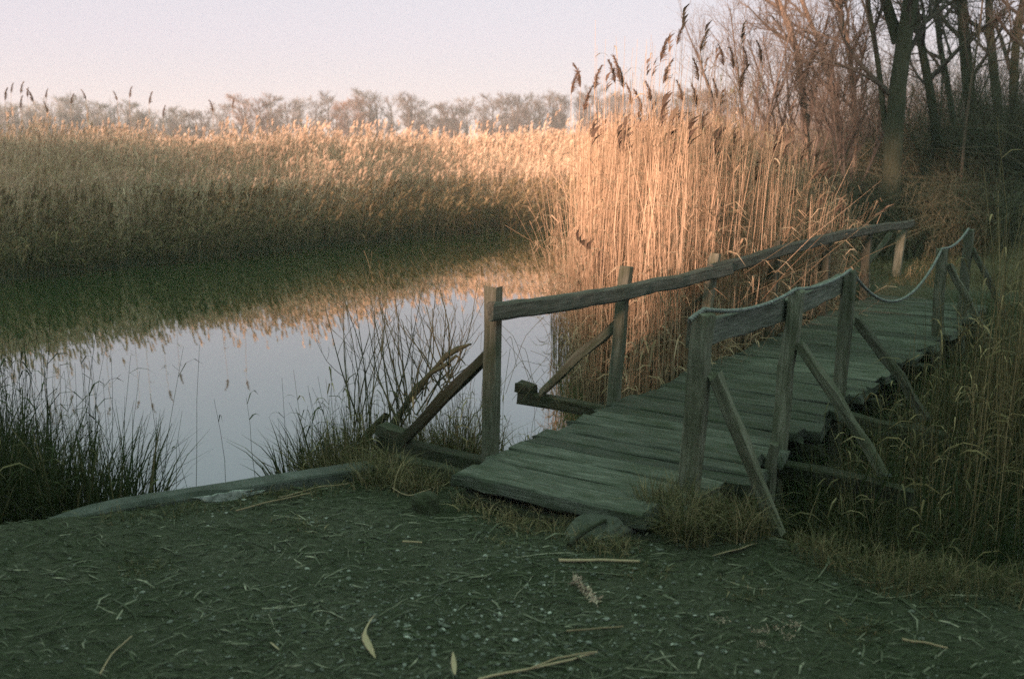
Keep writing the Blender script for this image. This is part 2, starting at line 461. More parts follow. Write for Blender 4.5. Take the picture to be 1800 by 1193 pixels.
def patch_mesh():          # lime white mend on the land face, worn ragged
    r_ = np.random.default_rng(3); m_ = 22
    a_ = np.linspace(0, 2 * math.pi, m_, endpoint=False)
    rr = 1 + r_.normal(0, .16, m_)
    ring = np.stack([7.19 + .13 * rr * np.cos(a_), np.full(m_, -.1335), .028 + .024 * rr * np.sin(a_)], -1)
    front = ring + np.array([0, -.006, 0]); front[:, 0] = 7.19 + (front[:, 0] - 7.19) * .93
    V = np.concatenate([ring, front]); j = np.arange(m_); j2 = (j + 1) % m_
    return mesh_np('chipped_patch', V, [np.stack([j, j2, m_ + j2, m_ + j], -1), (m_ + j)[None]], False, None, [LIME])
m, nt, b = new_mat('lime_white'); LIME = m
n = noise_node(nt, coords(nt), 30, 5, .7); r = ramp_node(nt, [(.35, (.12, .135, .13)), (.6, (.44, .46, .47))])
nt.links.new(n.outputs['Fac'], r.inputs['Fac']); nt.links.new(r.outputs['Color'], b.inputs['Base Color']); b.inputs['Roughness'].default_value = .8
link('chipped_patch', patch_mesh(), ko, 'whitish chipped patch')

# ------------------------------------------------------------------ timber helper
def beam_mesh(L, w, h, seed, n=6, wav=.006, bevel=.006, curve=None, taper=1.0, ends=.01, twist=0.):
    """box timber along local X from 0 to L; w along Y, h along Z, rounded arrises, uneven faces"""
    r = np.random.default_rng(seed)
    t = np.linspace(0, L, n)
    sec = np.array([(-1, -1, 0, 1), (-1, -1, 1, 0), (-1, 1, 1, 0), (-1, 1, 0, 1), (1, 1, 0, 1), (1, 1, 1, 0), (1, -1, 1, 0), (1, -1, 0, 1)], float)
    V = np.zeros((n, 8, 3))
    for k in range(n):
        s = 1 + (taper - 1) * k / (n - 1)
        yy = sec[:, 0] * (w * s / 2) - np.sign(sec[:, 0]) * sec[:, 3] * bevel
        zz = sec[:, 1] * (h * s / 2) - np.sign(sec[:, 1]) * sec[:, 2] * bevel
        oy, oz = r.normal(0, wav, 2)
        ty = r.normal(0, wav * .6, 8); tz = r.normal(0, wav * .6, 8)
        a = twist * k / (n - 1)
        y2, z2 = yy * math.cos(a) - zz * math.sin(a), yy * math.sin(a) + zz * math.cos(a)
        V[k, :, 0] = t[k] + (r.normal(0, ends, 8) if k in (0, n - 1) else 0)
        V[k, :, 1] = y2 + oy + ty
        V[k, :, 2] = z2 + oz + tz
        if curve is not None:
            cy, cz = curve(t[k] / L); V[k, :, 1] += cy; V[k, :, 2] += cz
    j = np.arange(8); j2 = (j + 1) % 8
    i = np.arange(n - 1)[:, None] * 8
    F = np.stack([i + j, i + 8 + j, i + 8 + j2, i + j2], -1).reshape(-1, 4)
    caps = np.array([np.arange(8), (n - 1) * 8 + np.arange(7, -1, -1)])
    return V.reshape(-1, 3), F, caps
_seed = [100]
def timber(name, p0, p1, w, h, mat, parent, up=(0, 0, 1), label=None, **kw):
    p0 = Vector(p0); p1 = Vector(p1)
    X = (p1 - p0); L = X.length; X.normalize()
    Y = Vector(up).cross(X); Y.normalize(); Z = X.cross(Y)
    _seed[0] += 1
    V, F, caps = beam_mesh(L, w, h, _seed[0], **kw)
    me = mesh_np(name, V, [F, caps], False, None, [mat])
    o = bpy.data.objects.new(name, me); COL.objects.link(o)
    M = Matrix((X, Y, Z)).transposed().to_4x4(); M.translation = p0
    if parent:
        o.parent = parent
        M.translation = p0 - parent.location
    o.matrix_local = M
    if label: o['label'] = label
    return o

# ------------------------------------------------------------------ footbridge
BO = np.array([-.06, 4.69]); BD = np.array([.5595, .829]); BD /= np.linalg.norm(BD); BN = np.array([BD[1], -BD[0]])
def B(s, w, z):
    p = BO + BD * s + BN * w
    return (p[0], p[1], z)
def deckz(s): return .115 - .012 * s
bridge = thing('footbridge', 'old grey plank footbridge with rough timber handrail crossing the reedy channel', 'footbridge', B(0, .5, 0))
DIR3 = Vector((BD[0], BD[1], 0)); NOR3 = Vector((BN[0], BN[1], 0))
rp = random.Random(5)
s = -.385
k = 0
SP = []
while s < 7.3:
    wd = rp.choice([.115, .14, .16, .175, .19]) if k > 1 else (.165, .12)[k]
    gap = rp.choice([.004, .006, .009, .014]) if k not in (3, 5) else (.022, .03)[k == 5]
    sm = s + wd / 2
    l0 = -.03 + rp.uniform(-.035, .03); r0 = 1.10 + rp.uniform(-.06, .06)
    if k == 0: l0, r0 = 0.0, .99
    if k == 1: l0 = .02
    dz = rp.uniform(-.006, .006); tilt = rp.uniform(-.008, .008)
    sk = rp.uniform(-.006, .006)
    sag = -.012 if 2 < k else 0
    o = timber('plank', B(sm + sk, l0, deckz(sm) - .030 + dz), B(sm - sk, r0, deckz(sm) - .030 + dz + tilt), wd, .058 if k else .066, DECK, bridge, n=6 if k else 12, wav=.0026, bevel=.007, ends=.016, twist=rp.uniform(-.03, .03))
    s += wd + gap
    k += 1
# stringers below and cross bearers
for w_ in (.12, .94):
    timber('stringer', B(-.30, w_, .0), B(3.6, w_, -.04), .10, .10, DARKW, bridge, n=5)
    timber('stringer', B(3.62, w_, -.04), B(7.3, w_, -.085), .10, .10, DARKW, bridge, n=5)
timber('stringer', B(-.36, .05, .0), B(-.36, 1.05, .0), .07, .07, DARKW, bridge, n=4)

# left posts: (base px, top px) -> s/w/z solved earlier
LP = [  # s_base, w_base, s_top, w_top, z_top, width
    (.00, -.055, .03, -.055, .935, .066), (1.27, -.055, 1.41, -.06, .885, .064), (2.52, -.055, 2.75, -.06, .845, .064),
    (3.95, -.055, 4.03, -.06, .84, .062), (5.38, -.05, 5.42, -.06, .825, .062), (6.80, -.05, 6.79, -.06, .785, .08), (8.1, -.05, 8.35, -.06, .70, .08)]
for i, (sb, wb, st, wt, zt, wd) in enumerate(LP):
    lab = 'thick square end post with bare top' if i == 0 else ('paler sunlit post among the reeds' if i == 4 else None)
    timber('post', B(sb - (st - sb) * .5, wb, -.35), B(st, wt, zt), wd, wd * 1.1, POSTW, bridge, up=NOR3, n=7, wav=.003, bevel=.008, label=lab)
# handrail: two long rough boards, lapped near the third post
RAILPTS = [(-.10, .828), (.6, .79), (1.3, .765), (1.95, .748), (2.56, .742), (3.2, .752), (3.86, .760), (5.21, .768), (6.56, .745), (8.38, .69)]
RS = np.array([p[0] for p in RAILPTS]); RZ = np.array([p[1] for p in RAILPTS])
def rail(s0, s1, w_, h, th, seed):
    L = s1 - s0; z0 = float(np.interp(s0, RS, RZ)); z1 = float(np.interp(s1, RS, RZ))
    def cv(t):
        return (0.004 * math.sin(t * 9 + seed), float(np.interp(s0 + t * L, RS, RZ)) - (z0 + (z1 - z0) * t) + .003 * math.sin(t * 23 + seed))
    return timber('handrail', B(s0, w_, z0), B(s1, w_, z1), th, h, RAILW, bridge, n=26, wav=.002, bevel=.012, curve=cv, ends=.015)
rail(-.10, 2.82, .022, .088, .052, 1)
rail(2.50, 8.42, .020, .090, .048, 2).location += Vector((0, 0, .012))
# outrigger beams, blocks and raking braces on the left
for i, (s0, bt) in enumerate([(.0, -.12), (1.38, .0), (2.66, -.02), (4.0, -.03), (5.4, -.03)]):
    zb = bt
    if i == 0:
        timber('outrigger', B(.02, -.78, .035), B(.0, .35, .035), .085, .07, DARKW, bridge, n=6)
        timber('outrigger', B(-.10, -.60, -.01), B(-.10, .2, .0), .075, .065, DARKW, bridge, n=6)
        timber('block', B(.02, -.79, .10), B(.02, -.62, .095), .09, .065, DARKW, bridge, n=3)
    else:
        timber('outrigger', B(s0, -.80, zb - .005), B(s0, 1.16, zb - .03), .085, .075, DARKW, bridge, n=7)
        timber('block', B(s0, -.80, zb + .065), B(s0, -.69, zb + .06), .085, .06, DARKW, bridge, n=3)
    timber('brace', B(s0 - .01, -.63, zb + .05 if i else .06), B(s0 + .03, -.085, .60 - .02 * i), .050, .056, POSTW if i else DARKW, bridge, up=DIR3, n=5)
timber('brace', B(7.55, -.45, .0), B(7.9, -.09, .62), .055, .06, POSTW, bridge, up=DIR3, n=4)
# right side posts, board rail and braces
RP = [(.07, .96, .04, 1.02, .905, .080), (1.0, 1.055, 1.16, 1.05, .865, .070), (2.02, 1.07, 2.13, 1.055, .865, .068), (4.84, 1.06, 4.80, 1.05, .765, .075), (5.95, 1.05, 5.91, 1.05, .85, .075)]
for i, (sb, wb, st, wt, zt, wd) in enumerate(RP):
    timber('post', B(sb - (st - sb) * .4, wb, -.30 if i else .03), B(st, wt, zt), wd, wd * 1.05, POSTW, bridge, up=NOR3, n=7, wav=.004, bevel=.010,
           label='leaning near post with rope tied over its top' if i == 0 else None)
timber('side_rail', B(.03, .975, .805), B(1.14, .995, .765), .04, .115, RAILW, bridge, n=7, wav=.004, label='wide grey board nailed below the rope')
timber('side_rail', B(1.155, .995, .762), B(2.12, 1.00, .785), .04, .11, RAILW, bridge, n=7, wav=.004)
for (a, b_) in [(B(.06, 1.07, .64), B(.17, 1.36, -.05)), (B(1.12, 1.11, .60), B(1.02, 1.58, .02)), (B(2.12, 1.11, .58), B(2.1, 1.55, .05)), (B(4.84, 1.10, .64), B(5.0, 1.45, .02)), (B(5.92, 1.10, .68), B(6.0, 1.42, .05))]:
    timber('brace', a, b_, .048, .056, POSTW, bridge, up=DIR3, n=6)
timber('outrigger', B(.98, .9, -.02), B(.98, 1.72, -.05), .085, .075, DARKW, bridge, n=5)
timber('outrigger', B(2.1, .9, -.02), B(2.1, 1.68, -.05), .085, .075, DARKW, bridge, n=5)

# ------------------------------------------------------------------ rope over the right posts
def catenary(pts, sags, step=.012):
    out = []
    for (a, b_), sg in zip(zip(pts[:-1], pts[1:]), sags):
        a = np.array(a); b_ = np.array(b_); n_ = max(4, int(np.linalg.norm(b_ - a) / step))
        for t in np.linspace(0, 1, n_, endpoint=False):
            p = a * (1 - t) + b_ * t; p[2] -= sg * 4 * t * (1 - t); out.append(p)
    out.append(np.array(pts[-1]))
    return np.array(out)
rp_pts = [B(-.06, 1.0, .885), B(.05, 1.02, .918), B(1.16, 1.05, .875), B(2.13, 1.055, .875), B(4.80, 1.05, .775), B(5.91, 1.05, .86), B(6.02, 1.05, .82)]
path = catenary(rp_pts, [.0, .045, .030, .30, .05, 0])
A = Acc()
tg = np.gradient(path, axis=0); tg /= np.linalg.norm(tg, axis=1, keepdims=True)
u = np.cross(tg, [0, 0, 1.]); u /= np.linalg.norm(u, axis=1, keepdims=True); v_ = np.cross(tg, u)
arc = np.concatenate([[0], np.cumsum(np.linalg.norm(np.diff(path, axis=0), axis=1))])
V = []; F = []; sides = 5; nv = 0
for st in range(3):
    ph = arc * 2 * math.pi / .055 + st * 2.094
    c = path + (u * np.cos(ph)[:, None] + v_ * np.sin(ph)[:, None]) * .0056
    ang = np.arange(sides) * 2 * math.pi / sides
    ring = c[:, None] + (u[:, None] * np.cos(ang)[None, :, None] + v_[:, None] * np.sin(ang)[None, :, None]) * .0058
    K = len(c); i = np.arange(K - 1)[:, None] * sides; j = np.arange(sides); j2 = (j + 1) % sides
    F.append(np.stack([i + j, i + j2, i + sides + j2, i + sides + j], -1).reshape(-1, 4) + nv)
    V.append(ring.reshape(-1, 3)); nv += K * sides
link('rope', mesh_np('rope', np.concatenate(V), [np.concatenate(F)], True, None, [ROPE]), None, 'pale twisted rope slung over the right hand posts of the footbridge', 'rope')

# ------------------------------------------------------------------ reeds
def unit(a):
    return a / (np.linalg.norm(a, axis=-1, keepdims=True) + 1e-9)
def reed_batch(A, x, y, z, H, lean, leandir, rad, nl, leaflen, leafw, pl_mask, K=5, tube=False, pl_size=.22, var=None, plm=1, droop=.6, wind=(.8, -.2)):
    N = len(x)
    t = np.linspace(0, 1, K)[None, :]
    ld = np.stack([np.cos(leandir), np.sin(leandir)], -1)
    off = (lean * H)[:, None] * (.35 * t + .65 * t ** 2)
    wob = rng.normal(0, .012, (N, K)) * H[:, None] * t
    P = np.zeros((N, K, 3))
    P[..., 0] = x[:, None] + ld[:, 0:1] * off + wob
    P[..., 1] = y[:, None] + ld[:, 1:2] * off + rng.normal(0, .012, (N, K)) * H[:, None] * t
    P[..., 2] = z[:, None] + H[:, None] * t * np.sqrt(np.clip(1 - lean ** 2, .2, 1))[:, None]
    if var is None: var = np.clip(rng.normal(.5, .2, N), 0, 1)
    rr = rad[:, None] * (1 - .6 * t)
    az = rng.uniform(0, math.pi, N)
    if tube: A.tube(P, rr, var, 0)
    else: A.ribbon(P, np.stack([np.cos(az), np.sin(az), 0 * az], -1), rr * 2, var, 0)
    def interp(tt):
        f = tt * (K - 1); i = np.minimum(f.astype(int), K - 2); w = (f - i)[:, None]
        ar = np.arange(N)
        return P[ar, i] * (1 - w) + P[ar, i + 1] * w
    for _ in range(nl):
        keep = rng.random(N) < .85
        b = interp(rng.uniform(.18, .95, N))[keep]
        n_ = len(b)
        a = rng.uniform(0, 2 * math.pi, n_)
        L = leaflen * rng.uniform(.5, 1.3, n_)
        up0 = rng.uniform(.5, 1.5, n_)
        d = np.stack([np.cos(a), np.sin(a)], -1)
        d = unit(d + np.array(wind)[None] * .6)
        KK = 4
        tt = np.linspace(0, 1, KK)[None, :]
        LP_ = np.zeros((n_, KK, 3))
        hor = L[:, None] * tt * .75
        LP_[..., 0] = b[:, 0:1] + d[:, 0:1] * hor
        LP_[..., 1] = b[:, 1:2] + d[:, 1:2] * hor
        LP_[..., 2] = b[:, 2:3] + L[:, None] * (up0[:, None] * tt - (up0 * droop + .35)[:, None] * tt ** 2)
        sd = np.stack([-d[:, 1], d[:, 0], 0 * a], -1) + rng.normal(0, .35, (n_, 3))
        A.ribbon(LP_, unit(sd), leafw * rng.uniform(.6, 1.3, (n_, 1)) * np.array([[.55, 1, .75, .05]]), np.clip(var[keep] + rng.normal(.08, .15, n_), 0, 1), 0)
    m = np.nonzero(pl_mask)[0]
    if len(m):
        top = P[m, -1]; dirn = unit(P[m, -1] - P[m, -2])
        for q in range(6):
            f = q / 5
            b = top - dirn * (pl_size * (.75 - .75 * f))
            n_ = len(m)
            dz = rng.normal(0, .3, (n_, 3)) + np.array([wind[0], wind[1], .9])
            d = unit(dirn * .8 + dz * .6)
            L = pl_size * rng.uniform(.35, .65, n_)
            PP = np.stack([b, b + d * L[:, None] * .5, b + d * L[:, None] + np.array([wind[0], wind[1], -.5]) * .25 * L[:, None]], 1)
            A.ribbon(PP, unit(rng.normal(0, 1, (n_, 3)) * np.array([1, 1, .2])), pl_size * .16 * rng.uniform(.7, 1.3, (n_, 1)) * np.array([[.5, 1.0, .15]]), np.clip(rng.normal(.5, .25, n_), 0, 1), plm)

def scatter(poly, n, sdmin=None, sdmax=None, weight=None):
    xs = [p[0] for p in poly]; ys = [p[1] for p in poly]
    X = []; Y = []; c = 0
    while c < n:
        x = rng.uniform(min(xs), max(xs), n * 2); y = rng.uniform(min(ys), max(ys), n * 2)
        s = poly_sd(x, y, poly)
        k = s > (0 if sdmin is None else sdmin)
        if sdmax is not None: k &= s < sdmax
        if weight is not None: k &= rng.random(len(x)) < weight(x, y)
        X.append(x[k]); Y.append(y[k]); c += int(k.sum())
    return np.concatenate(X)[:n], np.concatenate(Y)[:n]

# far bed, front strip dense, then thinning with distance
def far_bed():
    A = Acc()
    VIS = [(-10.5, 13.2), (-7.7, 14.9), (-6.8, 16.7), (-5.2, 18.3), (-3.6, 20.5), (-1.8, 22.6), (-.3, 24.6), (1.2, 24.2), (3.2, 22.5), (9, 25), (12, 34), (-18, 34), (-15.5, 19)]
    for n_, smin, smax, wide, nl, k in ((9000, -.15, 1.6, .0055, 3, 5), (17000, 1.2, 4.5, .006, 2, 4), (15000, 4.0, 12, .007, 2, 4)):
        x, y = scatter(VIS, n_, smin, smax, lambda x, y: .45 + .9 * np.clip(vnoise(x * .9, y * .9, 31) + .5, 0, 1))
        N = len(x)
        patch = vnoise(x * .35, y * .35, 33) + .6 * vnoise(x * 1.1, y * 1.1, 34)
        left = sstep(0, -9, x - (y - 20) * .25)
        H = 1.86 + .30 * patch + .10 * left + rng.normal(0, .13, N)
        az_ = x / y                                      # the bed's top dips and swells along its length
        H = H - .16 * np.exp(-((az_ + .345) / .05) ** 2) - .10 * sstep(-.40, -.5, az_) + .10 * np.exp(-((az_ + .20) / .09) ** 2) + .16 * vnoise(az_ * 26, y * .3, 37)
        tall = rng.random(N) < .035 + .07 * left
        H = np.where(tall, H + rng.uniform(.1, .55, N), H)
        fr = poly_sd(x, y, VIS)
        H = (H + .46 - .38 * left) * (.30 + .70 * sstep(-.3, 4.2, fr + 1.2 * vnoise(x * .7, y * .7, 38)))
        short = rng.random(N) < .25
        H = np.where(short, H * rng.uniform(.45, .9, N), H)
        lean = np.clip(np.abs(rng.normal(.13, .10, N)) + .10 * np.clip(-patch, 0, 1), 0, .8)
        fallen = rng.random(N) < (.05 if smax < 2 else .012)
        lean = np.where(fr < 1.5, lean + rng.uniform(0, .3, N), lean)
        lean = np.where(fallen, rng.uniform(.35, .8, N), lean)
        ldir = np.where(fallen, rng.uniform(0, 6.28, N), rng.normal(-.4, .9, N) + 0)
        low = H < 1.35                                    # darker low fringe paints in the shade at the bed's foot
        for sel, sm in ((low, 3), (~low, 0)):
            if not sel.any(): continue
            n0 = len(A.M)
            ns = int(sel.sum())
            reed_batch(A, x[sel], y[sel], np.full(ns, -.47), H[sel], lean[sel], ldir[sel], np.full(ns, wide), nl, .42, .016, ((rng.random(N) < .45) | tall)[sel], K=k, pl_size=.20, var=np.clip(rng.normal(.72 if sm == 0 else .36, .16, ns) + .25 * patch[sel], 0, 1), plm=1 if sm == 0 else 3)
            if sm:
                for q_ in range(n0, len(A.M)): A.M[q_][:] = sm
    x, y = scatter(VIS, 9000, -.3, 1.6)
    N = len(x)
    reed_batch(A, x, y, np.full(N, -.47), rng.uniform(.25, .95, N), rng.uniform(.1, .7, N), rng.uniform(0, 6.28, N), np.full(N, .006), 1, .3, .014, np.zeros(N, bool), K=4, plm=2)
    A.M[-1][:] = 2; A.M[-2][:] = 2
    BACK = [(-18, 33), (12, 33), (30, 60), (60, 110), (-75, 110), (-38, 60)]
    x, y = scatter(BACK, 9000, 0, None, lambda x, y: np.clip(33 / y, 0, 1))
    N = len(x)
    patch = vnoise(x * .12, y * .12, 36)
    H = 2.2 + .4 * patch + rng.normal(0, .15, N)
    reed_batch(A, x, y, np.full(N, -.45), H, np.abs(rng.normal(.06, .05, N)), rng.normal(-.4, .9, N), .010 * y / 25, 2, .5, .045, rng.random(N) < .5, K=3, pl_size=.32, plm=1)
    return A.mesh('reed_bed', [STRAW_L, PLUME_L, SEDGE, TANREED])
TANREED = leaf_mat('tan_reed_fringe_shade', [(0, (.06, .055, .028)), (.4, (.15, .12, .062)), (.75, (.28, .21, .115)), (1, (.44, .33, .20))], .2)  # tan reeds right of the bridge; painted shade on the far bed's fringe
STRAW_L = leaf_mat('pale_reed_straw', [(0, (.30, .215, .145)), (.35, (.50, .37, .26)), (.7, (.67, .515, .38)), (1, (.78, .63, .49))], .25)
PLUME_L = leaf_mat('reed_plume_buff', [(0, (.34, .24, .175)), (.5, (.55, .41, .30)), (1, (.70, .55, .43))], .3)
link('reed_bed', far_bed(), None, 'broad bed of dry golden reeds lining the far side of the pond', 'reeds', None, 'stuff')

# the clump by the bridge
def clump():
    A = Acc()
    x, y = scatter(CLUMP, 6600, -.05, None, lambda x, y: np.where(y < 11, 1, .55))
    N = len(x)
    s_ = (x - BO[0]) * BD[0] + (y - BO[1]) * BD[1]; w_ = (x - BO[0]) * BN[0] + (y - BO[1]) * BN[1]
    u_ = (x / y)                      # how far to the right of the water the stalk grows
    patch = vnoise(x * 1.3, y * 1.3, 41)
    H = 2.12 + .28 * patch + rng.normal(0, .14, N)
    H -= .95 * sstep(.22, .36, u_) + .0 * u_
    H = np.where(rng.random(N) < .3, H * rng.uniform(.35, .9, N), H)
    lean = np.clip(np.abs(rng.normal(.06, .06, N)) + .22 * sstep(.25, .36, u_), 0, .7)
    ldir = np.where(u_ > .24, rng.normal(-.1, .5, N), rng.uniform(0, 6.28, N))
    fall = rng.random(N) < .10
    fall &= u_ > .10
    lean = np.where(fall, rng.uniform(.3, .75, N), lean); ldir = np.where(fall, rng.uniform(0, 6.28, N), ldir)
    ldir = np.where(u_ < .14, rng.normal(.2, .8, N), ldir)
    lean = np.where(u_ < .11, np.minimum(lean, .10), lean)
    lean = np.where((w_ > -.35) & (s_ < 7), np.minimum(lean, .06), lean)
    reed_batch(A, x, y, np.full(N, -.46), H, lean, ldir, rng.uniform(.0022, .0050, N), 2, .34, .011, rng.random(N) < .03, K=5, tube=True, pl_size=.2, plm=1, var=np.clip(rng.normal(.38, .28, N) + .3 * patch, 0, 1))
    # broken thatch of old leaves low down
    x, y = scatter(CLUMP, 2600, -.1, 1.0)
    N = len(x)
    reed_batch(A, x, y, np.full(N, -.46) + rng.uniform(0, .25, N), rng.uniform(.3, 1.0, N), np.where(x / y < .12, .15, rng.uniform(.2, .8, N)), rng.uniform(0, 6.28, N), np.full(N, .003), 2, .3, .013, np.zeros(N, bool), K=4)
    x = rng.uniform(.44, .68, 170); y = rng.uniform(7.4, 11.5, 170)
    N = len(x)
    reed_batch(A, x, y, np.full(N, -.46), rng.uniform(.4, 2.0, N), np.abs(rng.normal(.12, .12, N)), rng.uniform(0, 6.28, N), rng.uniform(.002, .004, N), 3, .36, .012, np.zeros(N, bool), K=5, tube=True)
    # snapped stalks crossing the upright ones
    x, y = scatter(CLUMP, 420, 0, .9)
    N = len(x)
    hz = rng.uniform(.1, 1.6, N); a = np.where(rng.random(N) < .6, rng.normal(-.1, .5, N), rng.normal(3.2, .4, N)); L = rng.uniform(.35, 1.1, N)
    el = rng.uniform(-.5, 1.0, N)
    d = np.stack([np.cos(a) * np.cos(el), np.sin(a) * np.cos(el), np.sin(el)], -1)
    c = np.stack([x, y, hz - .45], -1)
    keep = ~((x / y < .17) & (d[:, 0] < .1)) & (x / y < .215)
    e_ = c + d * L[:, None]
    keep &= ((e_[:, 0] - BO[0]) * BN[0] + (e_[:, 1] - BO[1]) * BN[1] < -.15) & ((c[:, 0] - BO[0]) * BN[0] + (c[:, 1] - BO[1]) * BN[1] < -.15)
    P = np.stack([c, c + d * L[:, None] * .5 + rng.normal(0, .02, (N, 3)), c + d * L[:, None] - np.array([0, 0, .08])], 1)[keep]
    A.tube(P, np.full((len(P), 3), .0042), np.clip(rng.normal(.8, .15, len(P)), 0, 1), 0)
    # thin tall stems that stand clear of the rest
    x, y = scatter([(.7, 8.6), (1.4, 8.2), (2.4, 9.8), (2.4, 11.5), (.9, 11.5)], 150)
    N = len(x)
    reed_batch(A, x, y, np.full(N, -.46), rng.uniform(2.3, 3.15, N), np.abs(rng.normal(.03, .03, N)), rng.normal(0, 1.2, N), np.full(N, .0032), 2, .3, .012, rng.random(N) < .12, K=5, tube=True, pl_size=.18, plm=1)
    return A.mesh('reed_clump', [STRAW, PLUME])
link('reed_clump', clump(), None, 'dense tall clump of sunlit straw coloured reeds beside the footbridge', 'reeds', None, 'stuff')

# single reeds with plumes that stand clear against the sky
def plume_reed(px, py, Y, label, group, size=.24, lean=.05, mir=1):
    tip = at_y(px, py, Y)
    base = np.array([tip[0] - rng.normal(.04, .06), Y + rng.normal(0, .15), -.45])
    root = thing('plumed_reed', label, 'reed', tuple(base), group)
    d = tip - base
    K = 9
    t = np.linspace(0, 1, K)
    P = (d[None] * t[:, None]); P[:, 0] -= .10 * np.sin(t * 3.14) * lean * 10
    A = Acc(); A.tube(P[None], (.0042 * (1 - .65 * t))[None] * max(1, Y / 13), np.array([.6]), 0, 5)
    link('stem', A.mesh('stem', [STRAW]), root)
    A = Acc()
    n = 210
    f = rng.random(n)
    ax = unit(d[None])[0]
    wind = np.array([.75 * mir, -.25, 0])
    bend = lambda f_: (wind[None] * (f_ ** 2)[:, None] * .45 + ax[None] * (f_)[:, None]) * size
    b = d[None] + bend(f) - ax[None] * size * .35
    dr = unit(ax[None] * .9 + wind[None] * rng.uniform(.0, 1.1, n)[:, None] + rng.normal(0, .22, (n, 3)))
    L = size * rng.uniform(.16, .42, n) * (1.15 - .75 * f)
    PP = np.stack([b, b + dr * (L * .55)[:, None], b + dr * L[:, None] + np.array([.25 * mir, 0, -.4])[None] * (L * .4)[:, None]], 1)
    A.ribbon(PP, unit(rng.normal(0, 1, (n, 3))), size * .026 * rng.uniform(.6, 1.4, (n, 1)) * np.array([[.6, 1, .3]]), rng.random(n), 0)
    link('plume', A.mesh('plume', [PLUME]), root)
    for q in range(3):
        A = Acc(); tt = rng.uniform(.45, .9); bb = d * tt
        a = rng.uniform(0, 6.28); dd = np.array([math.cos(a), math.sin(a), 0]); Ll = rng.uniform(.2, .38)
        g = np.linspace(0, 1, 6)[:, None]
        PPl = bb[None] + dd[None] * g * Ll * .7 + np.array([[0, 0, 1]]) * (g * .7 - g ** 2 * .8) * Ll
        A.ribbon(PPl[None], np.array([[-dd[1], dd[0], .2]]), .012 * np.array([[.5, 1, 1, .8, .5, .05]]) * max(1, Y / 14), np.array([rng.uniform(.4, .9)]), 0)
        link('leaf', A.mesh('leaf', [STRAW]), root)
    return root
RIGHT_PL = [(1004, 140, 9.0, 'leftmost plumed reed of the row of three at the left edge of the clump'),
            (1021, 128, 9.2, 'middle plumed reed of the row of three at the left edge of the clump'),
            (1044, 132, 9.0, 'rightmost plumed reed of the row of three at the left edge of the clump'),
            (1026, 170, 9.5, 'lower reed plume hanging just below the row of three plumes'),
            (1082, 122, 9.2, 'plumed reed at the left of the tight group next to the row of three'), (1097, 130, 9.4, 'plumed reed at the right of the tight group next to the row of three'),
            (1090, 115, 9.7, 'tallest plumed reed of the tight group next to the row of three'), (1111, 160, 9.8, 'lower plumed reed just right of the tight group'),
            (1129, 175, 9.4, 'low plumed reed with its head down among the stalk tips'), (1145, 155, 9.6, 'plumed reed standing alone left of the slim tall one'),
            (1166, 122, 9.2, 'plumed reed right below the slim tall one'), (1161, 82, 9.6, 'slim tall reed plume standing above its neighbours left of the bare branches'),
            (1190, 55, 9.5, 'tallest reed plume of the clump, reaching up among bare branches'), (1200, 155, 9.3, 'plumed reed under the tallest plume, head at half its height'),
            (1229, 118, 9.2, 'long drooping plume between the tallest plume and the shrub'), (1231, 68, 10, 'second tallest plume, right of the tallest'), (1227, 165, 9.6, 'short plume right under the long drooping one'),
            (1273, 92, 10.2, 'plumed reed at the left of the four before the reddish shrub'), (1291, 97, 9.8, 'second plumed reed of the four before the reddish shrub'), (1315, 95, 10.4, 'third plumed reed of the four before the reddish shrub'),
            (1340, 85, 10.2, 'rightmost plumed reed of the clump'), (1300, 130, 9.9, 'plume hanging under the four before the reddish shrub'), (1262, 150, 10, 'low plume left under the four before the reddish shrub')]
for (px, py, Y, lab) in RIGHT_PL:
    plume_reed(px, py + 12, Y, lab or 'tall reed with brown feathery plume rising from the clump beside the footbridge', 'plumed reeds above the clump by the bridge', rng.uniform(.17, .235), rng.uniform(-.04, .05), 1 if rng.random() < .3 else -1)
LEFT_PL = [(19, 150, 'second from the left edge'), (36, 150, 'highest of the left corner group'), (47, 158, 'right next to the highest of the left corner group'), (58, 164, 'bending right at the end of the left corner group'),
           (80, 160, 'alone right of the left corner group'), (35, 176, 'lower one inside the left corner group'), (8, 162, 'nearest the left edge'), (84, 184, 'low one below the lone plume'),
           (124, 170, 'dark bushy one in front of the far grey green bush'), (151, 162, 'slim one right of the dark bushy plume'), (206, 164, 'left one of the high pair before the dip'), (227, 158, 'right one of the high pair before the dip'),
           (262, 168, 'bent right at the edge of the dip'), (286, 191, 'low one standing in the dip'), (375, 182, 'left one of the pair right of the dip'), (408, 178, 'right one of the pair right of the dip')]
for (px, py, w_) in LEFT_PL:
    plume_reed(px, py + 8, rng.uniform(17.3, 18.6) + px * .006, 'nodding far plume, ' + w_, 'nodding plumes above the far reed bed', rng.uniform(.17, .23), rng.uniform(-.02, .04), 1 if rng.random() < .7 else -1)

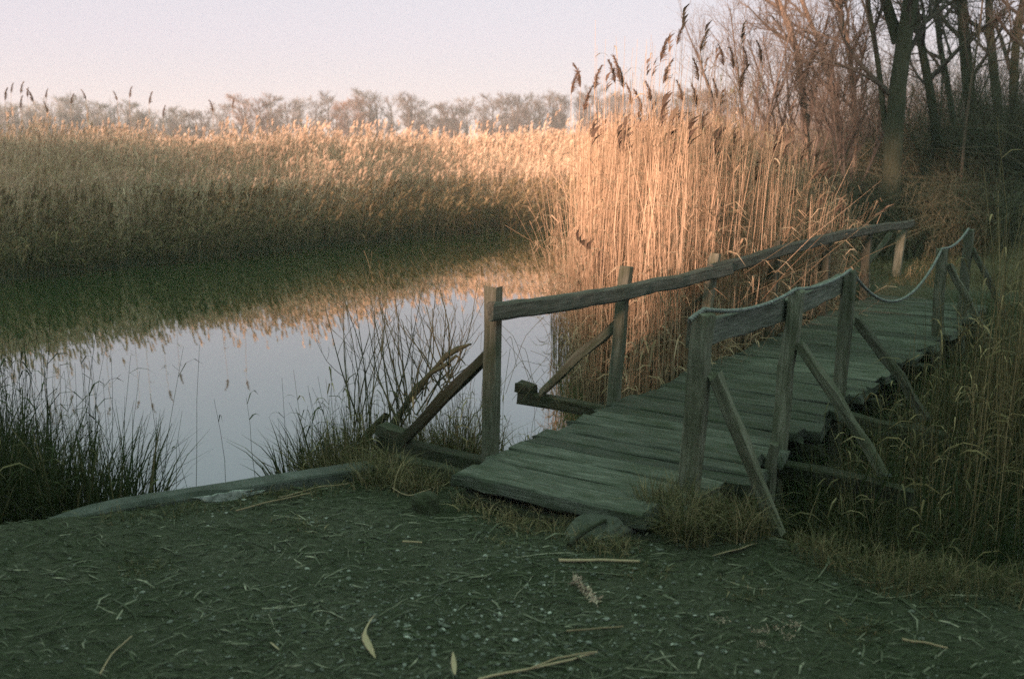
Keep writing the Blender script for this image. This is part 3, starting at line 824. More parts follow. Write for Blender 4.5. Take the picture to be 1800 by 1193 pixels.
# ------------------------------------------------------------------ tufts and sedges
def tuft_mesh(name, pts, n, H, spread, w, mat, var=(.5, .2), bendmax=1.0, K=5, cane=0, base=(0, 0, 0)):
    """blades from around each pt (x,y,z)"""
    A = Acc()
    pts = np.asarray(pts, float)
    c = pts[rng.integers(0, len(pts), n)]
    a = rng.uniform(0, 6.28, n); r_ = spread * np.sqrt(rng.random(n))
    x = c[:, 0] + r_ * np.cos(a); y = c[:, 1] + r_ * np.sin(a)
    z = c[:, 2]
    h = H * rng.uniform(.35, 1.15, n)
    a2 = a + rng.normal(0, .9, n)
    bd = rng.uniform(.05, bendmax, n) * h
    t = np.linspace(0, 1, K)[None]
    P = np.zeros((n, K, 3))
    P[..., 0] = x[:, None] + np.cos(a2)[:, None] * bd[:, None] * t ** 1.8
    P[..., 1] = y[:, None] + np.sin(a2)[:, None] * bd[:, None] * t ** 1.8
    P[..., 2] = z[:, None] + h[:, None] * (t - .45 * (bd / h)[:, None] * t ** 2.5)
    az = rng.uniform(0, math.pi, n)
    wd = w * np.clip(rng.lognormal(-.1, .5, (n, 1)), .3, 2.6) * (1 - .9 * t ** 2)
    A.ribbon(P, np.stack([np.cos(az), np.sin(az), 0 * az], -1), wd, np.clip(rng.normal(var[0], var[1], n), 0, 1), 0)
    if cane:
        i = rng.integers(0, len(pts), cane)
        x = pts[i, 0] + rng.normal(0, spread, cane); y = pts[i, 1] + rng.normal(0, spread, cane)
        reed_batch(A, x, y, pts[i, 2], H * rng.uniform(.8, 1.5, cane), np.abs(rng.normal(.12, .1, cane)), rng.uniform(0, 6.28, cane), np.full(cane, .0022), 2, .2, .008, np.zeros(cane, bool), K=5, tube=True)
    return A.mesh(name, [mat, mat], shift=base)

# dark sedge growing out of the water behind the kerb, left
ls = [(-3.15, 4.15), (-2.95, 4.45), (-2.7, 4.4), (-2.5, 4.6), (-2.35, 4.75), (-2.75, 4.85), (-3.2, 4.9), (-2.1, 4.75), (-2.9, 5.3), (-3.4, 5.2)]
b0 = (-2.75, 4.6, -.45)
o = link('sedge_clump', tuft_mesh('sedge_clump', [(x, y, -.5) for x, y in ls], 7400, .76, .29, .008, SEDGE, (.50, .26), .55, 5, 420, b0), None, 'dense dark green sedge clump in the water behind the kerb at left', 'sedge', None, None, b0)
# sparse reeds in shade at far left foreground
xs = np.array([-3.3, -3.1, -3.25, -2.95, -3.4, -2.8, -3.5, -2.6, -2.75, -3.0, -3.35]); ys = np.array([4.9, 5.2, 5.6, 5.5, 5.3, 5.1, 5.9, 5.0, 5.3, 4.7, 5.05])
A = Acc()
xx = np.repeat(xs, 7) + rng.normal(0, .12, 77); yy = np.repeat(ys, 7) + rng.normal(0, .12, 77)
reed_batch(A, xx, yy, np.full(77, -.48), rng.uniform(.9, 1.45, 77), np.abs(rng.normal(.1, .07, 77)), rng.uniform(0, 6.28, 77), np.full(77, .003), 3, .3, .010, rng.random(77) < .0, K=6, tube=True, var=rng.uniform(0, .5, 77))
link('shaded_reeds', A.mesh('shaded_reeds', [SEDGE, PLUME], shift=(-3, 5.2, -.45)), None, 'thin dark reed stems standing in the water at the left edge', 'reeds', None, 'stuff', (-3, 5.2, -.45))

# ------------------------------------------------------------------ branching plants and trees
def grow(branches, pts, r0, r1, level, maxlevel, spec):
    """pts (K,3). spec[level] = (count, length, spread, upward, start)"""
    branches.append((np.asarray(pts), r0, r1, level))
    if level >= maxlevel: return
    cnt, ln, spread, upw, start = spec[level]
    pts = np.asarray(pts); K = len(pts)
    L = np.linalg.norm(pts[-1] - pts[0])
    cnt = max(1, int(round(cnt * random.uniform(.75, 1.25))))
    for c in range(cnt):
        t = start + (1 - start) * ((c + random.random()) / cnt)
        f = t * (K - 1); i = min(int(f), K - 2); w = f - i
        b = pts[i] * (1 - w) + pts[i + 1] * w
        ax = pts[i + 1] - pts[i]; ax = ax / (np.linalg.norm(ax) + 1e-9)
        rv = np.array([random.gauss(0, 1), random.gauss(0, 1), random.gauss(0, 1)])
        rv -= ax * rv.dot(ax); rv /= np.linalg.norm(rv) + 1e-9
        a = spread * random.uniform(.6, 1.3)
        d = ax * math.cos(a) + rv * math.sin(a)
        l = ln * random.uniform(.55, 1.2) * (1.1 - .55 * t)
        rb = (r0 + (r1 - r0) * t)
        rc = min(rb * .62, l * .028 + .0015)
        KK = 5 if level < maxlevel - 1 else 4
        P = [b]; dd = d.copy()
        for q in range(KK - 1):
            dd = dd + np.array([random.gauss(0, .16), random.gauss(0, .16), random.gauss(0, .12) + upw])
            dd /= np.linalg.norm(dd)
            P.append(P[-1] + dd * l / (KK - 1))
        grow(branches, P, rc, max(rc * .35, .0012), level + 1, maxlevel, spec)
def branch_acc(branches, lv_sel, m=0, base=(0, 0, 0), rmin=0, big_sides=8, scale=1.):
    A = Acc()
    groups = {}
    for (P, a, b, lv) in branches:
        if lv_sel(lv): groups.setdefault((len(P), big_sides if lv == 0 else (5 if a > .02 else 3)), []).append((P, a, b))
    for (K, sd), L in groups.items():
        P = np.stack([q[0] for q in L]) - np.asarray(base)
        t = np.linspace(0, 1, K)[None]
        r0 = np.array([q[1] for q in L])[:, None]; r1 = np.array([q[2] for q in L])[:, None]
        A.tube(P, np.maximum(r0 + (r1 - r0) * t, rmin), np.clip(rng.normal(.5, .2, len(L)), 0, 1), m, sd)
    return A
def smooth_path(pts, K):
    pts = np.asarray(pts, float)
    s = np.concatenate([[0], np.cumsum(np.linalg.norm(np.diff(pts, axis=0), axis=1))])
    q = np.linspace(0, s[-1], K * 3)
    P = np.stack([np.interp(q, s, pts[:, k]) for k in range(3)], -1)
    for _ in range(3):
        P[1:-1] = (P[:-2] + 2 * P[1:-1] + P[2:]) / 4
    return P[np.linspace(0, len(P) - 1, K).round().astype(int)]
def tree_px(name, label, cat, stems, Y, spec, maxlevel, mats=(None, None), group=None, rmin=.0):
    """stems: list of (px points bottom to top, r0 px, r1 px)"""
    br = []
    base = None
    for pts, ra, rb in stems:
        W = np.array([at_y(u, v, Y) for (u, v) in pts])
        W[:, 1] += np.linspace(0, random.uniform(-.4, .4), len(W))
        if base is None:
            g = gz(W[0, 0], Y)
            base = np.array([W[0, 0], Y, g - .15])
            W[0] = base
        grow(br, smooth_path(W, 12), ra * .88 / 1750 * Y, rb * .9 / 1750 * Y, 0, maxlevel, spec)
    root = thing(name, label, cat, tuple(base), group)
    link('trunk', branch_acc(br, lambda l: l == 0, 0, base).mesh('trunk', [mats[0]], True), root)
    link('crown', branch_acc(br, lambda l: l > 0, 0, base, rmin).mesh('crown', [mats[1]], False), root)
    return root
random.seed(21)
SPB = {0: (11, 1.9, .75, .07, .30), 1: (8, .95, .7, .05, .2), 2: (6, .5, .7, .03, .15)}
SPL = {0: (15, 1.5, .7, .05, .2), 1: (10, .75, .65, .04, .12), 2: (7, .42, .65, .02, .12)}
tree_px('willow_tree', 'thickest dark trunked tree standing beyond the far end of the footbridge', 'tree',
        [([(1566, 395), (1565, 300), (1570, 200), (1577, 110), (1586, 50), (1600, -60), (1618, -260), (1622, -420)], 22, 8),
         ([(1578, 75), (1566, 20), (1545, -50), (1510, -160), (1480, -280)], 12, 5), ([(1585, 70), (1606, 10), (1632, -70), (1668, -190), (1690, -300)], 14, 5),
         ([(1556, 230), (1545, 130), (1533, 60), (1515, -30), (1490, -160)], 6, 3)], 14, SPB, 3, (BARK, TWIG))
tree_px('leaning_tree', 'slender pale barked tree leaning left above the reed clump', 'tree',
        [([(1432, 330), (1414, 205), (1405, 130), (1398, 82), (1381, 40), (1358, 0), (1335, -70), (1320, -200)], 9, 4)], 16.5, SPL, 3, (BARKPALE, TWIG))
tree_px('bare_tree', 'thin bare tree leaning left just right of the pale slender tree', 'tree', [([(1492, 340), (1474, 210), (1452, 95), (1428, 35), (1396, -50), (1370, -180)], 7, 3)], 19, SPL, 3, (BARKPALE, TWIG))
tree_px('bare_tree', 'thin upright bare tree close to the left of the thickest trunk', 'tree', [([(1508, 330), (1500, 160), (1490, 70), (1468, 0), (1450, -90), (1440, -220)], 7, 3)], 18, SPL, 3, (BARKPALE, TWIG))
tree_px('bare_tree', 'dark straight tree first to the right of the thickest trunk', 'tree', [([(1664, 330), (1642, 185), (1626, 95), (1614, 10), (1606, -100), (1600, -260)], 11, 5)], 17, SPB, 3, (BARK, TWIG))
tree_px('bare_tree', 'narrow dark tree second to the right of the thickest trunk', 'tree', [([(1690, 320), (1668, 150), (1652, 70), (1645, -60), (1640, -220)], 7, 4)], 20, SPB, 3, (BARK, TWIG))
tree_px('bare_tree', 'stout dark trunk behind the pale forked sapling', 'tree', [([(1722, 340), (1704, 150), (1697, 60), (1692, -60), (1690, -260)], 15, 7)], 18, SPB, 3, (BARK, TWIG))
tree_px('bare_tree', 'dark tree between the sapling and the right edge', 'tree', [([(1764, 330), (1753, 150), (1746, 40), (1750, -60), (1760, -240)], 11, 5)], 20, SPB, 3, (BARK, TWIG))
tree_px('bare_tree', 'dark tree standing against the right edge of the view', 'tree', [([(1790, 330), (1776, 150), (1782, 40), (1804, -60), (1830, -240)], 10, 5)], 18.5, SPB, 3, (BARK, TWIG))
tree_px('bare_tree', 'bare tree just beyond the right edge, branches reaching in', 'tree', [([(1850, 350), (1822, 100), (1825, -60), (1850, -260)], 15, 7)], 17, SPB, 3, (BARK, TWIG))
SPS = {0: (6, .5, .6, .06, .4), 1: (4, .25, .6, .03, .2)}
tree_px('sapling', 'pale thin sapling forking in a Y in front of the dark trunks', 'tree', [([(1688, 330), (1694, 230), (1699, 170), (1703, 122), (1712, 60), (1717, -20), (1719, -90)], 3.6, 1.4), ([(1703, 124), (1697, 108), (1690, 86), (1684, 40)], 2.2, 1)], 16, SPS, 2, (BARKPALE, BARKPALE))
# bushy willow shrubs behind the clump
def shrub_px(name, label, cx, basepy, Y, nst, fan, top, spec, mats, group=None, rpx=3.0):
    stems = []
    for k in range(nst):
        f = (k + .5) / nst * 2 - 1
        f += random.uniform(-.1, .1)
        bx = cx + f * 14
        tx = cx + f * fan + random.uniform(-15, 15); ty = top + random.uniform(-30, 60) + abs(f) * 40
        mid = (bx * .55 + tx * .45 + random.uniform(-10, 10), basepy * .5 + ty * .5)
        stems.append(([(bx, basepy), mid, (tx, ty)], rpx, rpx * .35))
    return tree_px(name, label, 'shrub', stems, Y, spec, 3, mats, group)
SPW = {0: (10, 1.1, .5, .10, .2), 1: (6, .6, .55, .06, .15), 2: (4, .34, .6, .03, .15)}
shrub_px('willow_shrub', 'fine twigged bare shrub rising directly behind the reed plumes', 1310, 330, 15, 7, 120, 20, SPW, (TWIG, TWIG), 'bare shrubs behind the reed clump')
shrub_px('willow_shrub', 'reddish bare shrub behind the foot of the pale leaning tree', 1410, 340, 16, 6, 110, 10, SPW, (TWIG, TWIG), 'bare shrubs behind the reed clump')
shrub_px('willow_shrub', 'tangled bare shrub left of the thickest trunk', 1490, 350, 15.5, 5, 90, 90, SPW, (TWIG, TWIG), 'bare shrubs behind the reed clump')
shrub_px('willow_shrub', 'dim bare shrub between the dark trunks at right', 1650, 350, 17, 5, 110, 90, SPW, (UNDER, UNDER), 'bare shrubs behind the reed clump')
shrub_px('willow_shrub', 'shaded bare shrub at the foot of the trunks by the right edge', 1770, 360, 16, 5, 90, 130, SPW, (UNDER, UNDER), 'bare shrubs behind the reed clump')

# undergrowth on the far bank
def undergrowth():
    A = Acc()
    n = 15000
    reg = [(3.9, 13.2), (5.0, 12.6), (8.5, 13.0), (13, 12), (14, 22), (4, 23), (3.2, 16)]
    x, y = scatter(reg, n)
    z = height(x, y)
    H = (.75 + 1.25 * (vnoise(x * .8, y * .8, 51) + .5)) * (.6 + .5 * sstep(12.5, 16, y)) * rng.uniform(.5, 1.3, n)
    K = 5
    t = np.linspace(0, 1, K)[None]
    a = rng.uniform(0, 6.28, n); sp = rng.uniform(.1, 1.2, n) * H
    P = np.zeros((n, K, 3))
    P[..., 0] = x[:, None] + np.cos(a)[:, None] * sp[:, None] * t ** 1.4 + rng.normal(0, .05, (n, K)) * t
    P[..., 1] = y[:, None] + np.sin(a)[:, None] * sp[:, None] * t ** 1.4 + rng.normal(0, .05, (n, K)) * t
    P[..., 2] = z[:, None] + H[:, None] * (t - .4 * t ** 3) + rng.normal(0, .03, (n, K)) * t
    A.tube(P, .0055 * (1 - .6 * t) * rng.uniform(.6, 1.5, (n, 1)), np.clip(rng.normal(.45, .25, n), 0, 1), 0)
    # side twigs
    b = P[:, 2] + (P[:, 3] - P[:, 2]) * rng.random((n, 1))
    d = unit(rng.normal(0, 1, (n, 3)) + np.array([0, 0, .5]))
    Q = np.stack([b, b + d * .16 + rng.normal(0, .02, (n, 3)), b + d * .34 + rng.normal(0, .04, (n, 3))], 1)
    A.tube(Q, np.full((n, 3), .0026), rng.random(n), 0)
    return A.mesh('undergrowth', [UNDER])
link('undergrowth', undergrowth(), None, 'dark tangled brambles and twigs under the trees on the far bank', 'undergrowth', None, 'stuff')

def back_wood():
    A = Acc()
    n = 8000
    x, y = scatter([(3.5, 24), (9, 21), (20, 20), (34, 34), (24, 44), (5, 40)], n)
    z = height(x, y)
    H = (1.3 + 2.6 * (vnoise(x * .35, y * .35, 54) + .5)) * rng.uniform(.35, 1.1, n)
    K = 5; t = np.linspace(0, 1, K)[None]
    a = rng.uniform(0, 6.28, n); sp = rng.uniform(.05, .6, n) * H
    P = np.zeros((n, K, 3))
    P[..., 0] = x[:, None] + np.cos(a)[:, None] * sp[:, None] * t ** 1.4 + rng.normal(0, .08, (n, K)) * t
    P[..., 1] = y[:, None] + np.sin(a)[:, None] * sp[:, None] * t ** 1.4
    P[..., 2] = z[:, None] + H[:, None] * t
    A.tube(P, .009 * (1 - .75 * t) * rng.uniform(.6, 1.5, (n, 1)), np.clip(rng.normal(.5, .25, n), 0, 1), 0)
    for q in range(2):
        b = P[:, 2 + q] + (P[:, 3 + q] - P[:, 2 + q]) * rng.random((n, 1))
        d = unit(rng.normal(0, 1, (n, 3)) + np.array([0, 0, .9])); L = rng.uniform(.3, .8, (n, 1))
        A.tube(np.stack([b, b + d * L * .5 + rng.normal(0, .03, (n, 3)), b + d * L], 1), np.full((n, 3), .004), rng.random(n), 0)
    return A.mesh('wood_scrub', [TWIG])
link('wood_scrub', back_wood(), None, 'hazy grey brown tangle of bare scrub behind the trees at right', 'scrub', None, 'stuff')

# ------------------------------------------------------------------ far treeline
random.seed(5)
def far_tree_variant(kind):
    br = []
    H = 10.0
    if kind == 'bush':
        for k in range(9):
            a = random.uniform(0, 6.28); r_ = random.uniform(.1, 3.2)
            P = smooth_path([(0.3 * math.cos(a), .3 * math.sin(a), 0), (r_ * .6 * math.cos(a), r_ * .6 * math.sin(a), 4.5), (r_ * math.cos(a), r_ * math.sin(a), random.uniform(7.5, 10))], 7)
            grow(br, P, .12, .04, 0, 2, {0: (14, 2.4, .55, .10, .12), 1: (8, 1.2, .6, .05, .1)})
    else:
        n0 = 1 if kind == 'tree' else 3
        for k in range(n0):
            a = random.uniform(0, 6.28); r_ = random.uniform(.2, 1.8) if n0 > 1 else .3
            P = smooth_path([(.2 * k, .1 * k, 0), (r_ * .5 * math.cos(a), r_ * .5 * math.sin(a), 4), (r_ * math.cos(a), r_ * math.sin(a), 9.0)], 8)
            grow(br, P, .24 / math.sqrt(n0), .05, 0, 3, {0: (12 if n0 == 1 else 8, 3.6, .7, .12, .22), 1: (8, 1.7, .6, .10, .12), 2: (6, .95, .55, .06, .1)})
    return br
VAR = []
for kind in ('tree', 'tree', 'multi', 'multi', 'bush', 'bush'):
    br = far_tree_variant(kind)
    tm = branch_acc(br, lambda l: l == 0, big_sides=5).mesh('far_trunk', [BARKFAR] if False else [FARTWIG])
    ca = branch_acc(br, lambda l: l > 0, rmin=.017)
    VAR.append((kind, br, tm, ca))
def mk(kind_i, mat):
    kind, br, tm, ca = VAR[kind_i]
    return ca.mesh('far_crown', [mat])
CR = {}
ZONES = [(90, 'at the left edge'), (190, 'left of the last nodding plume'), (300, 'at the dip of the reed bed'), (360, 'just right of the dip at left'),
         (430, 'at the left end of the tall row'), (510, 'left of the russet crowns'), (590, 'between the two russet patches'), (660, 'near the second russet patch'), (740, 'right of the second russet patch'), (820, 'in the middle of the tall row'),
         (900, 'above the bridge end post'), (990, 'left of the row of three plumes'), (1060, 'behind the row of three plumes'), (1140, 'behind the near plumes'), (9999, 'half hidden by the near clump')]
KINDS = ['single trunked', 'spreading single trunked', 'three stemmed', 'leaning three stemmed', 'round many stemmed', 'loose stemmed']
USED = {}
def far_label(px, h, vi, what):
    zone = next(z for e, z in ZONES if px < e)
    lab = '%s %s, %s' % (KINDS[vi], what, zone)
    for extra in ('', 'taller ', 'lower ', 'wider ', 'narrower ', 'smallest '):
        l2 = extra + lab
        if l2 not in USED: break
    USED[l2] = 1
    return l2
def far_tree(px, toppy, Y, vi, mat, label, name):
    X = (px - 900) / 1750.0 * Y
    h = (255 - toppy) / 1750.0 * Y + EYE + .45
    label = far_label(px, h, vi, label)
    root = thing(name, label, 'tree' if name == 'far_tree' else 'shrub', (X, Y, -.5), 'bare trees in the distant row beyond the reeds')
    s_ = h / 10.0
    root.scale = (s_ * random.uniform(1.25, 1.6),) * 2 + (s_,)
    root.rotation_euler = (0, 0, random.uniform(0, 6.28))
    if (vi, mat.name) not in CR: CR[(vi, mat.name)] = mk(vi, mat)
    link('trunk', VAR[vi][2], root); link('crown', CR[(vi, mat.name)], root)
prof_x = [0, 60, 120, 180, 250, 300, 345, 400, 430, 480, 540, 600, 690, 760, 850, 930, 1000, 1100, 1250]
prof_y = [200, 195, 188, 195, 205, 218, 200, 185, 172, 170, 165, 172, 165, 180, 180, 168, 160, 170, 165]
px = -30
while px < 1260:
    ty = float(np.interp(px, prof_x, prof_y)) + random.uniform(2, 20)
    Y = random.uniform(120, 165)
    if px < 350:
        far_tree(px, ty - 20, Y, random.choice([4, 5, 4, 5, 2]), FARBUSH, 'grey green distant bush', 'far_bush')
        px += random.uniform(10, 20)
    else:
        red = 430 < px < 500 or 590 < px < 650
        far_tree(px, ty, Y, random.choice([0, 1, 2, 3]), FARRED if red else FARTWIG, 'russet distant tree' if red else 'grey distant tree', 'far_tree')
        px += random.uniform(14, 26)
for k in range(16):       # low scrub closing the foot of the far row
    far_tree(330 + k * 58 + random.uniform(-20, 20), 212 + random.uniform(-8, 8), random.uniform(112, 122), random.choice([4, 5]), FARTWIG, 'low scrub under the distant trees', 'far_bush')

# ------------------------------------------------------------------ shrub with leaning dead stem by the bridge head
random.seed(9)
br = []
b0 = np.array([-.86, 5.62, -.5])
def pxs(pts, Y): return [at_y(u, v, Y) for (u, v) in pts]
# leaning dead stem
dead = Acc()
P = smooth_path([(-.80, 5.62, -.35)] + [tuple(p) for p in pxs([(690, 748), (720, 700), (757, 655), (790, 618), (828, 604)], 5.55)], 14)
tt = np.linspace(0, 1, 14)
dead.tube(P[None] - b0, (.030 - .017 * tt + .007 * np.sin(tt * 23) + .004 * np.sin(tt * 41))[None], np.array([.3]), 0, 7)
P2 = smooth_path([tuple(p) for p in pxs([(757, 655), (786, 640), (803, 622), (818, 640)], 5.5)], 8)
dead.tube(P2[None] - b0, (.016 - .009 * np.linspace(0, 1, 8))[None], np.array([.3]), 0, 5)
P3 = smooth_path([(-.95, 5.62, -.4)] + [tuple(p) for p in pxs([(640, 770), (668, 740), (680, 728)], 5.6)], 8)
dead.tube(P3[None] - b0, (.034 - .012 * np.linspace(0, 1, 8))[None], np.array([.3]), 0, 7)
root = thing('bare_shrub', 'bare twiggy shrub with a leaning dark dead stem left of the bridge', 'shrub', tuple(b0))
link('trunk', dead.mesh('trunk', [UNDER], True), root, label='dark broken stem leaning to the right')
tw = []
for k in range(46):
    u0 = random.uniform(615, 800); v0 = random.uniform(735, 775) - max(0, u0 - 690) * .9
    tx = u0 + random.uniform(-70, 75); ty = random.uniform(480, 660)
    Y = 5.55 + random.uniform(-.12, .25)
    grow(tw, smooth_path([tuple(p) for p in pxs([(u0, v0), ((u0 + tx) / 2 + random.uniform(-16, 16), (v0 + ty) / 2), (tx, ty)], Y)], 7), random.uniform(.0034, .006), .0014, 0, 2, {0: (3, .30, .38, .10, .3), 1: (1.3, .16, .45, .05, .3)})
link('twigs', branch_acc(tw, lambda l: True, 0, b0, .0011, 4).mesh('twigs', [UNDER]), root)
# brown reeds and sedge round the shrub
cl = [(-1.18, 5.75, -.48), (-1.05, 5.6, -.48), (-.95, 5.75, -.48), (-.8, 5.55, -.45), (-1.25, 5.55, -.48), (-1.0, 5.45, -.45)]
o = link('sedge_clump', tuft_mesh('sedge_clump', [(a - -1., b - 5.6, c + .45) for a, b, c in cl], 1100, .5, .13, .007, SEDGE, (.6, .22), .7, 5, 40), None, 'brown green sedge clump at the foot of the bare shrub', 'sedge', None, None, (-1., 5.6, -.45))
cl = [(-.55, 5.5, -.4), (-.42, 5.4, -.4), (-.28, 5.35, -.38), (-.15, 5.3, -.4), (-.35, 5.6, -.45), (.05, 5.3, -.45), (.18, 5.4, -.45), (.3, 5.35, -.45)]
o = link('dry_reed_tuft', tuft_mesh('dry_reed_tuft', [(a + .3, b - 5.45, c + .45) for a, b, c in cl], 900, .5, .12, .007, DRYGRASS, (.6, .25), .9, 5, 70), None, 'pale dry reed tuft around the end post of the footbridge', 'reeds', None, None, (-.3, 5.45, -.45))
cl = [(x_, y_, -.42) for x_, y_ in zip(rng.uniform(-1.0, -.2, 40), rng.uniform(5.1, 5.6, 40))]
o = link('dry_reed_tuft', tuft_mesh('dry_reed_tuft', [(a + .6, b - 5.35, c + .42) for a, b, c in cl], 3600, .56, .10, .0052, DRYGRASS, (.62, .25), .8, 5, 150), None, 'tangle of tan dry grass and stalks behind the raking brace left of the end post', 'reeds', None, None, (-.6, 5.35, -.42))
pts = [B(rng.uniform(.45, 4.8), rng.uniform(1.22, 1.95), -.40) for q in range(260)]
pts = [(p_[0], p_[1], max(-.5, gz(p_[0], p_[1]) - .02)) for p_ in pts]
link('dry_grass', tuft_mesh('dry_grass', pts, 6500, .60, .10, .005, DRYGRASS, (.38, .26), .9, 5, 300), None, 'rank dry grass packed against the right side of the footbridge', 'grass', None, 'stuff')
x, y = scatter([(3.9, 11.2), (4.3, 10.6), (5.3, 10.0), (7.5, 9.2), (9, 12.5), (5, 13), (4, 13)], 420)
link('dry_grass', tuft_mesh('dry_grass', np.stack([x, y, height(x, y) - .01], -1), 5200, .16, .12, .006, DRYGRASS, (.55, .25), 1.4, 4), None, 'flattened dry grass on the far bank beyond the footbridge', 'grass', None, 'stuff')
# fine long bare shoots arching across the water behind the rail
A = Acc()
for k in range(16):
    a = at_y(random.uniform(850, 1000), random.uniform(640, 720), 5.9); b_ = at_y(random.uniform(860, 1010), random.uniform(540, 680), 6.1)
    P = smooth_path([tuple(a), tuple((a + b_) / 2 + np.array([0, 0, random.uniform(.0, .12)])), tuple(b_)], 8)
    A.tube(P[None], np.full((1, 8), .0016), np.array([.5]), 0, 3)
link('bramble_shoots', A.mesh('bramble_shoots', [UNDER]), None, 'few thin arching shoots over the water behind the first rail', 'bramble', None, 'stuff')

# ------------------------------------------------------------------ right foreground reeds and bank grass
def right_reeds():
    A = Acc()
    reg = [(1.75, 4.2), (2.1, 3.85), (3.2, 3.6), (5.5, 4.5), (7.5, 7.0), (5.2, 8.8), (4.0, 7.6), (2.9, 6.1), (2.2, 5.1)]
    x, y = scatter(reg, 800)
    N = len(x)
    H = rng.uniform(.8, 1.7, N) + .35 * sstep(.42, .52, x / y)
    H = np.minimum(H, np.where(x / y < .44, 1.25, 3))
    reed_batch(A, x, y, np.full(N, -.5), H, np.abs(rng.normal(.09, .07, N)), rng.uniform(0, 6.28, N), rng.uniform(.0018, .0032, N), 2, .24, .008, np.zeros(N, bool), K=6, tube=True, var=np.clip(rng.normal(.30, .25, N), 0, 1))
    x, y = scatter([(2.0, 4.2), (2.4, 4.0), (4.2, 5.4), (4.6, 8.2), (3.9, 7.4), (2.8, 5.8)], 190)
    N = len(x)
    reed_batch(A, x, y, np.full(N, -.5), rng.uniform(1.5, 2.25, N), np.abs(rng.normal(.05, .04, N)), rng.uniform(0, 6.28, N), rng.uniform(.0018, .0030, N), 2, .22, .008, np.zeros(N, bool), K=6, tube=True, var=np.clip(rng.normal(.6, .2, N), 0, 1))
    x, y = scatter([(1.75, 4.75), (2.2, 4.5), (4.4, 6.6), (5.0, 8.0), (4.3, 8.3), (3.2, 6.9)], 330)
    N = len(x)
    reed_batch(A, x, y, np.full(N, -.5), rng.uniform(.6, 1.35, N), np.abs(rng.normal(.12, .1, N)), rng.uniform(0, 6.28, N), rng.uniform(.0018, .0030, N), 2, .26, .009, np.zeros(N, bool), K=6, tube=True, var=np.clip(rng.normal(.45, .25, N), 0, 1))
    return A
link('shaded_reeds', right_reeds().mesh('shaded_reeds', [TANREED, PLUME]), None, 'thin straw reeds standing in the dark hollow right of the footbridge', 'reeds', None, 'stuff')
def hollow_sedge():
    reg = [(1.45, 4.55), (1.75, 4.05), (3.2, 3.5), (5.5, 3.9), (8, 7.0), (5.2, 9.2), (3.9, 7.9), (2.8, 6.3), (2.0, 5.1)]
    x, y = scatter(reg, 320)
    z = height(x, y)
    return tuft_mesh('hollow_sedge', np.stack([x, y, np.maximum(z, -.5)], -1), 15000, .74, .24, .008, SEDGE, (.28, .18), 1.0, 4)
link('hollow_sedge', hollow_sedge(), None, 'dark sedge filling the hollow right of the footbridge', 'sedge', None, 'stuff')

def bank_grass():
    pts = []
    def sc_(poly, n, mr=0):
        x, y = scatter([tuple(at_z(u, v)[:2]) for u, v in poly], n)
        return np.stack([x, y, height(x, y) - .005], -1)
    A1 = sc_([(1120, 915), (1165, 870), (1330, 855), (1400, 920), (1350, 960), (1190, 970)], 110)
    A2 = sc_([(1340, 900), (1450, 915), (1560, 960), (1800, 990), (1850, 1060), (1560, 1050), (1420, 990)], 190)
    A3 = sc_([(800, 880), (870, 875), (970, 905), (960, 940), (880, 925)], 34)
    A4 = sc_([(960, 930), (1010, 905), (1120, 915), (1150, 960), (1090, 985), (980, 965)], 40)
    A5 = sc_([(590, 845), (660, 805), (860, 812), (810, 855), (690, 868)], 90)
    A6 = sc_([(150, 915), (350, 880), (600, 840), (620, 862), (400, 900), (200, 930)], 60)
    acc6 = ('dry_grass', tuft_mesh('dry_grass', A6, 900, .06, .07, .003, DRYGRASS, (.45, .3), 1.6), 'thin dry grass and straw along the foot of the kerb')
    A7 = np.concatenate([sc_([(u - 60, v), (u, v - 16), (u + 70, v + 2), (u + 5, v + 20)], 14) for (u, v) in [(1300, 1035), (1660, 1075), (520, 925), (880, 955), (1500, 1110), (230, 990), (1120, 1010)]])
    acc = [acc6, ('dry_grass', tuft_mesh('dry_grass', A7, 1300, .035, .06, .003, DRYGRASS, (.42, .25), 1.9, 4), 'flattened worn grass patches on the trodden bank')]
    acc.append(('dry_grass', tuft_mesh('dry_grass', A1, 5200, .21, .05, .0034, DRYGRASS, (.56, .25), 1.2), 'mixed green and straw grass tuft beside the near right post'))
    acc.append(('dry_grass', tuft_mesh('dry_grass', A2, 4200, .12, .09, .0026, DRYGRASS, (.50, .24), 1.3), 'low dry grass along the right edge of the bank'))
    acc.append(('dry_grass', tuft_mesh('dry_grass', A3, 620, .09, .07, .0036, DRYGRASS, (.85, .18), 1.5), 'pale straw grass tuft under the front plank'))
    acc.append(('dry_grass', tuft_mesh('dry_grass', A4, 760, .085, .06, .0032, DRYGRASS, (.72, .22), 1.5), 'dry grass around the half buried stone'))
    acc.append(('dry_grass', tuft_mesh('dry_grass', A5, 3600, .17, .08, .0032, DRYGRASS, (.58, .25), 1.4), 'matted dry grass at the foot of the left end post'))
    return acc
for nm, me, lab in bank_grass():
    link(nm, me, None, lab, 'grass', None, 'stuff')
# short moss and grass blades over the trodden bank
x = rng.uniform(-3.6, 3.0, 9000); y = rng.uniform(2.5, 4.9, 9000)
sdv = poly_sd(x, y, SHORE); k_ = (sdv > .15) & (vnoise(x * 1.1, y * 1.1, 61) + .25 * (x > .6) + rng.normal(0, .25, 9000) > .05)
x, y = x[k_], y[k_]
link('short_grass', tuft_mesh('short_grass', np.stack([x, y, height(x, y) - .004], -1), 9000, .022, .02, .0026, SEDGE, (.38, .2), 1.6, 3), None, 'short dark grass and moss over the trodden bank', 'grass', None, 'stuff')

